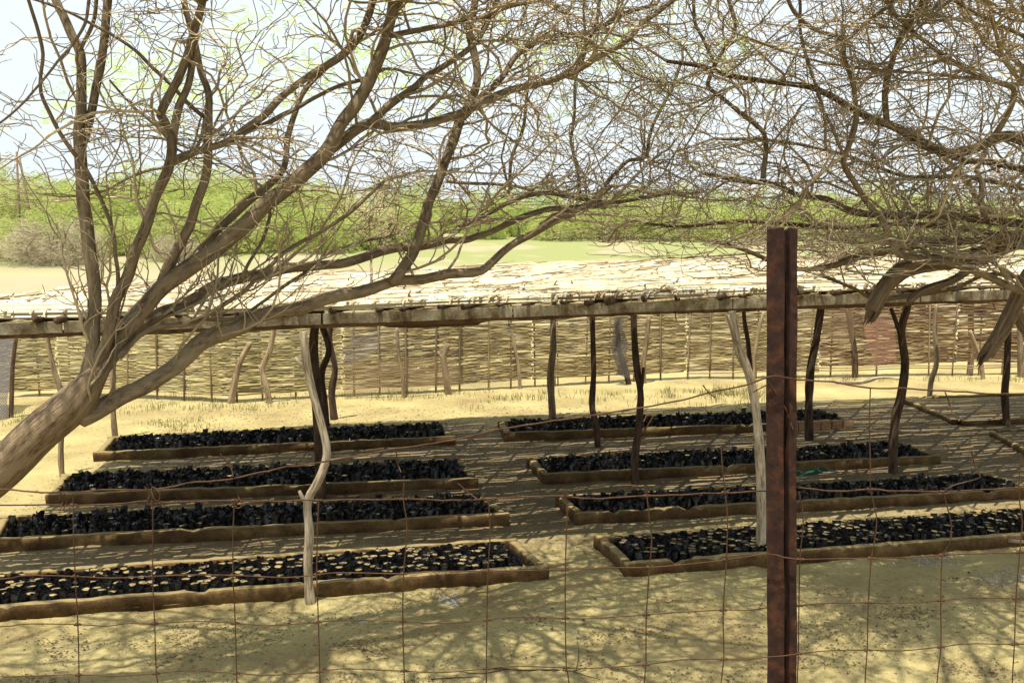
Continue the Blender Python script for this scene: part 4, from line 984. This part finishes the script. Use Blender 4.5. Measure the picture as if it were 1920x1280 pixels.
# ------------------------------------------------------------------ background bushes
def bush_mesh(seed, w, h, n, stem_n=5, leaf=.085, dry=False):
    rg = np.random.default_rng(seed)
    # spray centres in a lumpy dome
    th = rg.random(n) * 2 * math.pi; cz = rg.random(n) ** .8; rad = rg.random(n) ** .38
    d = np.column_stack([np.cos(th) * np.sqrt(1 - cz * cz * .8), np.sin(th) * np.sqrt(1 - cz * cz * .8), cz])
    lump = 1 + .28 * fbm(d * 2.6 + seed, 3, seed)
    C = d * (rad * lump)[:, None] * np.array([w, w * .8, h]); C[:, 2] += .1
    m = 5; V = []; 
    o = np.repeat(C, m, axis=0) + rg.normal(0, .13, (n * m, 3))
    dr = rg.normal(0, 1, (n * m, 3)); dr[:, 2] *= .5; dr /= np.linalg.norm(dr, axis=1, keepdims=True)
    sd = np.cross(dr, rg.normal(0, 1, (n * m, 3))); sd /= np.linalg.norm(sd, axis=1, keepdims=True)
    ln = leaf * (1.0 + rg.random((n * m, 1)) * 1.4); wd = leaf * (.22 if not dry else .08)
    V = np.stack([o - dr * ln, o + sd * wd, o + dr * ln, o - sd * wd], axis=1).reshape(-1, 3)
    Fc = np.arange(n * m * 4).reshape(-1, 4); T = np.repeat(np.repeat(rg.random(n), m), 4)
    crown = mesh_np('crown', V, [Fc], [M['dry_bush' if dry else 'leaf_far']], attrs={'tone': T})
    items = []
    for k in range(stem_n):
        a = rg.random() * 6.28; e = np.array([math.cos(a) * w * .6, math.sin(a) * w * .5, h * .75])
        P = np.array([[0, 0, -.3], e * [.2, .2, .3], e * [.55, .55, .62] + rg.normal(0, .1, 3), e]); items.append((P, np.array([.07, .06, .04, .012]), 5, .5))
    return crown, tube_mesh('trunk', items, M['bark'])
kinds = [bush_mesh(1, 2.6, 2.6, 1700), bush_mesh(2, 3.2, 3.0, 2100), bush_mesh(3, 2.2, 2.2, 1400), bush_mesh(4, 3.6, 3.4, 2400), bush_mesh(6, 2.4, 3.2, 1600)]
dryk = bush_mesh(9, 3.2, 2.3, 2300, dry=True, leaf=.12, stem_n=9)
hazy = bush_mesh(12, 2.4, 5.2, 2000)
def bush(px, Y, k, sc, label, group=None, name='bush', cat='bush'):
    x = (px - 960) / F * Y; z = float(ground_h(np.array([x]), np.array([Y]))[0]) - .05
    root = thing(name, (x, Y, z), label, cat, group); root.rotation_euler = (0, 0, rnd.uniform(0, 6.28)); root.scale = (sc, sc, sc * rnd.uniform(.9, 1.1))
    obj('crown', k[0], root, kind=None); obj('trunk', k[1], root)
ORD = 'first second third fourth fifth sixth seventh eighth ninth tenth eleventh twelfth thirteenth fourteenth fifteenth sixteenth seventeenth eighteenth nineteenth twentieth'.split()
def band(n, x0, x1, Yf, jit, scf, lab, grp):
    for i in range(n):
        px = x0 + (x1 - x0) * (i + rnd.uniform(-.3, .3)) / n; Y = Yf(px) + rnd.uniform(-jit, jit)
        bush(px, Y, rnd.choice(kinds), scf(px) * rnd.uniform(.85, 1.15), lab + ', ' + ORD[i] + ' from the left', grp)
bl = lambda x: 1.0 if x > 700 else 1.25
band(15, -120, 800, lambda x: 52 + x * .006, 2, lambda x: .75, 'bright feathery bush in the front row of the left bank', 'green bushes along the front of the left bank')
band(16, -150, 820, lambda x: 60, 3, lambda x: 1.1 if x < 420 else .92, 'tall green bush on the rise of the left bank', 'green bushes on the rise of the left bank')
band(12, -100, 700, lambda x: 68, 3, lambda x: 1.32 if x < 420 else 1.02, 'large pale green bush topping the left bank skyline', 'green bushes topping the left bank')
band(18, 750, 2100, lambda x: 66, 3, lambda x: .8, 'low green bush in the far band behind the roof', 'low green bushes behind the roof')
band(18, 760, 2150, lambda x: 78, 4, lambda x: 1.0, 'green bush on the skyline behind the twig tangle', 'green skyline bushes behind the roof')
bush(100, 49, dryk, .95, 'leafless grey-brown bush in front of the green bank at the left', cat='bush', name='dry_bush')
bush(330, 50, dryk, .5, 'small leafless grey bush at the foot of the left bank between the limbs', name='dry_bush')
bush(1635, 95, hazy, 1.0, 'pale tall tree rising above the far bushes right of the steel post', name='distant_tree', cat='tree')
for (a, b_, w, lab) in (((35, 400), (31, 285), 5, 'upright wooden utility pole on the green bank at the far left'), ((66, 390), (36, 292), 5, 'leaning brown brace pole beside the upright utility pole')):
    Y = 58.0; p0 = PY(*a, Y); p0[2] -= 2.6; p1 = PY(*b_, Y); 
    me = tube_mesh('utility_pole', [(np.array([p0, (p0 + p1) / 2, p1]), np.array([w, w, w * .8]) / 2 * Y / F, 8, .4)], M['post_mid'], cap=True, origin=p0)
    obj('utility_pole', me, None, lab, 'pole', loc=tuple(p0))

# ------------------------------------------------------------------ grass, sticks, gravel, sheet
def grass(centres, rg, h=.075):
    V, Fc, T = [], [], []; b = 0
    for (x, y_, s_) in centres:
        for _ in range(int(14 * s_)):
            px_, py_ = x + rg.gauss(0, .07), y_ + rg.gauss(0, .06); a = rg.random() * 6.28; hh = h * s_ * rg.uniform(.4, 1.2); ln = rg.uniform(.2, .8) * hh
            w = .0035; c, s2 = math.cos(a) * w, math.sin(a) * w; dx, dy = -math.sin(a) * ln, math.cos(a) * ln; t = rg.random()
            V += [(px_ - c, py_ - s2, -.01), (px_ + c, py_ + s2, -.01), (px_ + dx * .4 + c * .7, py_ + dy * .4, hh * .65), (px_ + dx * .4 - c * .7, py_ + dy * .4, hh * .65), (px_ + dx, py_ + dy, hh)]
            Fc.append((b, b + 1, b + 2, b + 3)); T += [t] * 5; b += 5
    V = np.array(V); F3 = np.array([[5 * k + 3, 5 * k + 2, 5 * k + 4] for k in range(len(Fc))])
    return mesh_np('grass', V, [np.array(Fc), F3], [M['grass']], attrs={'tone': np.array(T)})
rgg = random.Random(3); gc = []
for _ in range(300):
    px = rgg.uniform(-100, 2000); 
    u = rgg.random()
    if px < 560: py = np.interp(px, [-100, 240, 560], [800, 762, 757]) + rgg.gauss(0, 7)
    elif px < 860: py = 746 + rgg.gauss(0, 4)
    elif px < 1450: py = 735 + abs(rgg.gauss(0, 13))
    else: py = 712 + rgg.gauss(0, 3)
    if px > 1500 and u < .7: continue
    p = PZ(px, py); gc.append((p[0], p[1], rgg.uniform(.5, 1.2)))
for _ in range(26):
    p = PZ(rgg.gauss(330, 40), rgg.gauss(797, 6)); gc.append((p[0], p[1], .8))
for _ in range(40):
    p = PZ(rgg.gauss(1380, 45), rgg.gauss(738, 8)); gc.append((p[0], p[1], 1.2))
obj('grass', grass(gc, rgg), None, 'sparse dry grass tufts along the foot of the reed fence', 'grass', kind='stuff')
def stick(path, w, mt, tone, label, z=.012, br=()):
    P = []
    for x, y_ in path: p = PZ(x, y_, z); p[2] = float(ground_h(np.array([p[0]]), np.array([p[1]]))[0]) + z; P.append(p)
    Y = P[0][1]; o = P[0]
    items = [(*resample(P, np.linspace(w, w * .5, len(P)) / 2 * Y / F, .04), 6, tone)]
    for bpath in br:
        Q = [PZ(x, y_, z) + np.array([0, 0, h]) for x, y_, h in bpath]; items.append((*resample(Q, np.linspace(w * .6, w * .25, len(Q)) / 2 * Y / F, .03), 5, tone))
    obj('fallen_branch', tube_mesh('fallen_branch', items, M[mt], cap=True, gnarl=.12, origin=o), None, label, 'branch', loc=tuple(o))
stick([(1568,714),(1610,715),(1650,706),(1700,709)], 7, 'post_pale', .8, 'pale crooked branch lying at the foot of the brown fence', z=.03)
stick([(925,1254),(980,1256),(1040,1255),(1075,1258),(1100,1248)], 4, 'post_dark', 1., 'thin dark twig lying on the sand in the front centre', z=.008, br=([(1075,1258,0),(1100,1270,.01),(1125,1273,.0)],[(1080,1255,0),(1085,1238,.03),(1081,1218,.08)],[(940,1256,0),(900,1262,0),(860,1258,0)]))
stick([(808,1273),(850,1270),(900,1268)], 3, 'post_dark', 1., 'short twig lying on the sand just left of the longer twig', z=.006)
stick([(-80,828),(0,826),(46,822)], 5, 'post_pale', .5, 'thin grey rod lying on the sand left of the leaning trunk', z=.02)
stick([(1775,1275),(1785,1240),(1781,1228)], 3, 'post_mid', .5, 'short straw stub on the sand under the right wires', z=.006)
stick([(1892,1010),(1960,1022)], 8, 'post_pale', 1., 'pale stub of wood lying on the bags at the right edge', z=.15)
# litter crumbs + gravel
def crumbs(spots, rg, n, size, mat, name, label, spread):
    ico = np.array([[0, 0, 1], [.9, 0, .1], [-.3, .85, 0], [-.4, -.8, .1], [.2, .1, -.6]]); fc = np.array([[0, 1, 2], [0, 2, 3], [0, 3, 1], [4, 2, 1], [4, 3, 2], [4, 1, 3]])
    V, Fc = [], []; b = 0
    for (px, py, sx, sy, k) in spots:
        for _ in range(int(n * k)):
            p = PZ(px + rg.gauss(0, sx), py + rg.gauss(0, sy))
            if p[1] > 8.6 or p[1] < 4.6: continue
            s_ = size * rg.uniform(.4, 1.5) * (1 if rg.random() < .9 else 1.8); q = ico * s_ * np.array([rg.uniform(.7, 1.4), rg.uniform(.7, 1.4), rg.uniform(.4, .9)]); a = rg.random() * 6.28
            q = np.column_stack([q[:, 0] * math.cos(a) - q[:, 1] * math.sin(a), q[:, 0] * math.sin(a) + q[:, 1] * math.cos(a), q[:, 2]])
            V.append((q, p)); Fc.append(fc + b); b += 5
    pp = np.array([v[1] for v in V]); h = ground_h(pp[:, 0], pp[:, 1]); VV = np.vstack([q + [p[0], p[1], hh + .001] for (q, p), hh in zip(V, h)])
    obj(name, mesh_np(name, VV, [np.vstack(Fc)], [mat]), None, label, name.replace('_', ' '), kind='stuff')
rc = random.Random(8)
spots = [(rc.uniform(-50, 1950), rc.uniform(1120, 1285), rc.uniform(12, 50), rc.uniform(4, 12), rc.uniform(.2, 1)) for _ in range(90)] + [(470,1195,30,8,1.5),(340,1210,25,8,1),(110,1230,14,6,1.2),(1000,1163,30,7,1.2),(1690,1150,30,9,2),(1560,1110,20,5,1),(1840,1090,40,6,1.2),(700,1210,60,14,1),(1230,1190,30,8,1),(660,1210,25,6,1.2)]
crumbs(spots, rc, 60, .0065, rough_mat('litter', [(.3, (.07, .045, .025)), (.6, (.2, .14, .08))], 20), 'litter', 'dark crumbs of leaf litter scattered on the front sand', 1)
crumbs([(845,1125,12,5,2.4),(1745,1052,26,6,3),(1885,1085,30,8,2.5),(675,1160,10,5,.6)], rc, 60, .009, M['gravel'], 'gravel', 'small patches of grey gravel beside the front kerbs', 1)
crumbs([(rc.uniform(-50, 1950), rc.uniform(1095, 1285), rc.uniform(20, 90), rc.uniform(6, 20), rc.uniform(.5, 2)) for _ in range(70)], rc, 60, .0045, M['bagsand'], 'sand_clods', 'small sand clods strewn over the front ground', 1)
# clods in shaded paths
rc2 = random.Random(10)
ico = np.array([[0, 0, 1], [.9, 0, .1], [-.3, .85, 0], [-.4, -.8, .1], [.2, .1, -.6]]); fc = np.array([[0, 1, 2], [0, 2, 3], [0, 3, 1], [4, 2, 1], [4, 3, 2], [4, 1, 3]]); V, Fc = [], []; b = 0
for _ in range(11000):
    x, y_ = rc2.uniform(-4.2, 6.5), rc2.uniform(7.4, 13.2); s_ = rc2.uniform(.004, .013); q = ico * s_ * np.array([1.5, 1, .6]); V.append(q + [x, y_, 0]); Fc.append(fc + b); b += 5
VV = np.vstack(V); VV[:, 2] += ground_h(VV[:, 0], VV[:, 1])
obj('leaf_litter', mesh_np('leaf_litter', VV, [np.vstack(Fc)], [bpy.data.materials['litter']]), None, 'brown leaf litter and clods on the shaded paths between beds', 'leaf litter', kind='stuff')
# green sheet
gm = rough_mat('green_sheet', [(.3, (.004, .032, .014)), (.6, (.008, .06, .027))], 12, .5)
n = 16; P = []
c = PZ(1515, 885, .2)
for j in range(n):
    for i in range(n):
        x = (i / (n - 1) - .5) * .52; y_ = (j / (n - 1) - .5) * .2 * (1 - .5 * abs(x) / .3); P.append((x, y_ + x * .2, .035 * vnoise(np.array([[x * 14, y_ * 14]]), 3)[0]))
ii = (np.arange(n - 1)[:, None] * n + np.arange(n - 1)[None]).ravel()
obj('plastic_sheet', mesh_np('plastic_sheet', np.array(P), [np.stack([ii, ii + 1, ii + n + 1, ii + n], axis=1)], [gm], smooth=True), None, 'crumpled green plastic sheet lying on the black bags right of the steel post', 'plastic sheet', loc=tuple(c))
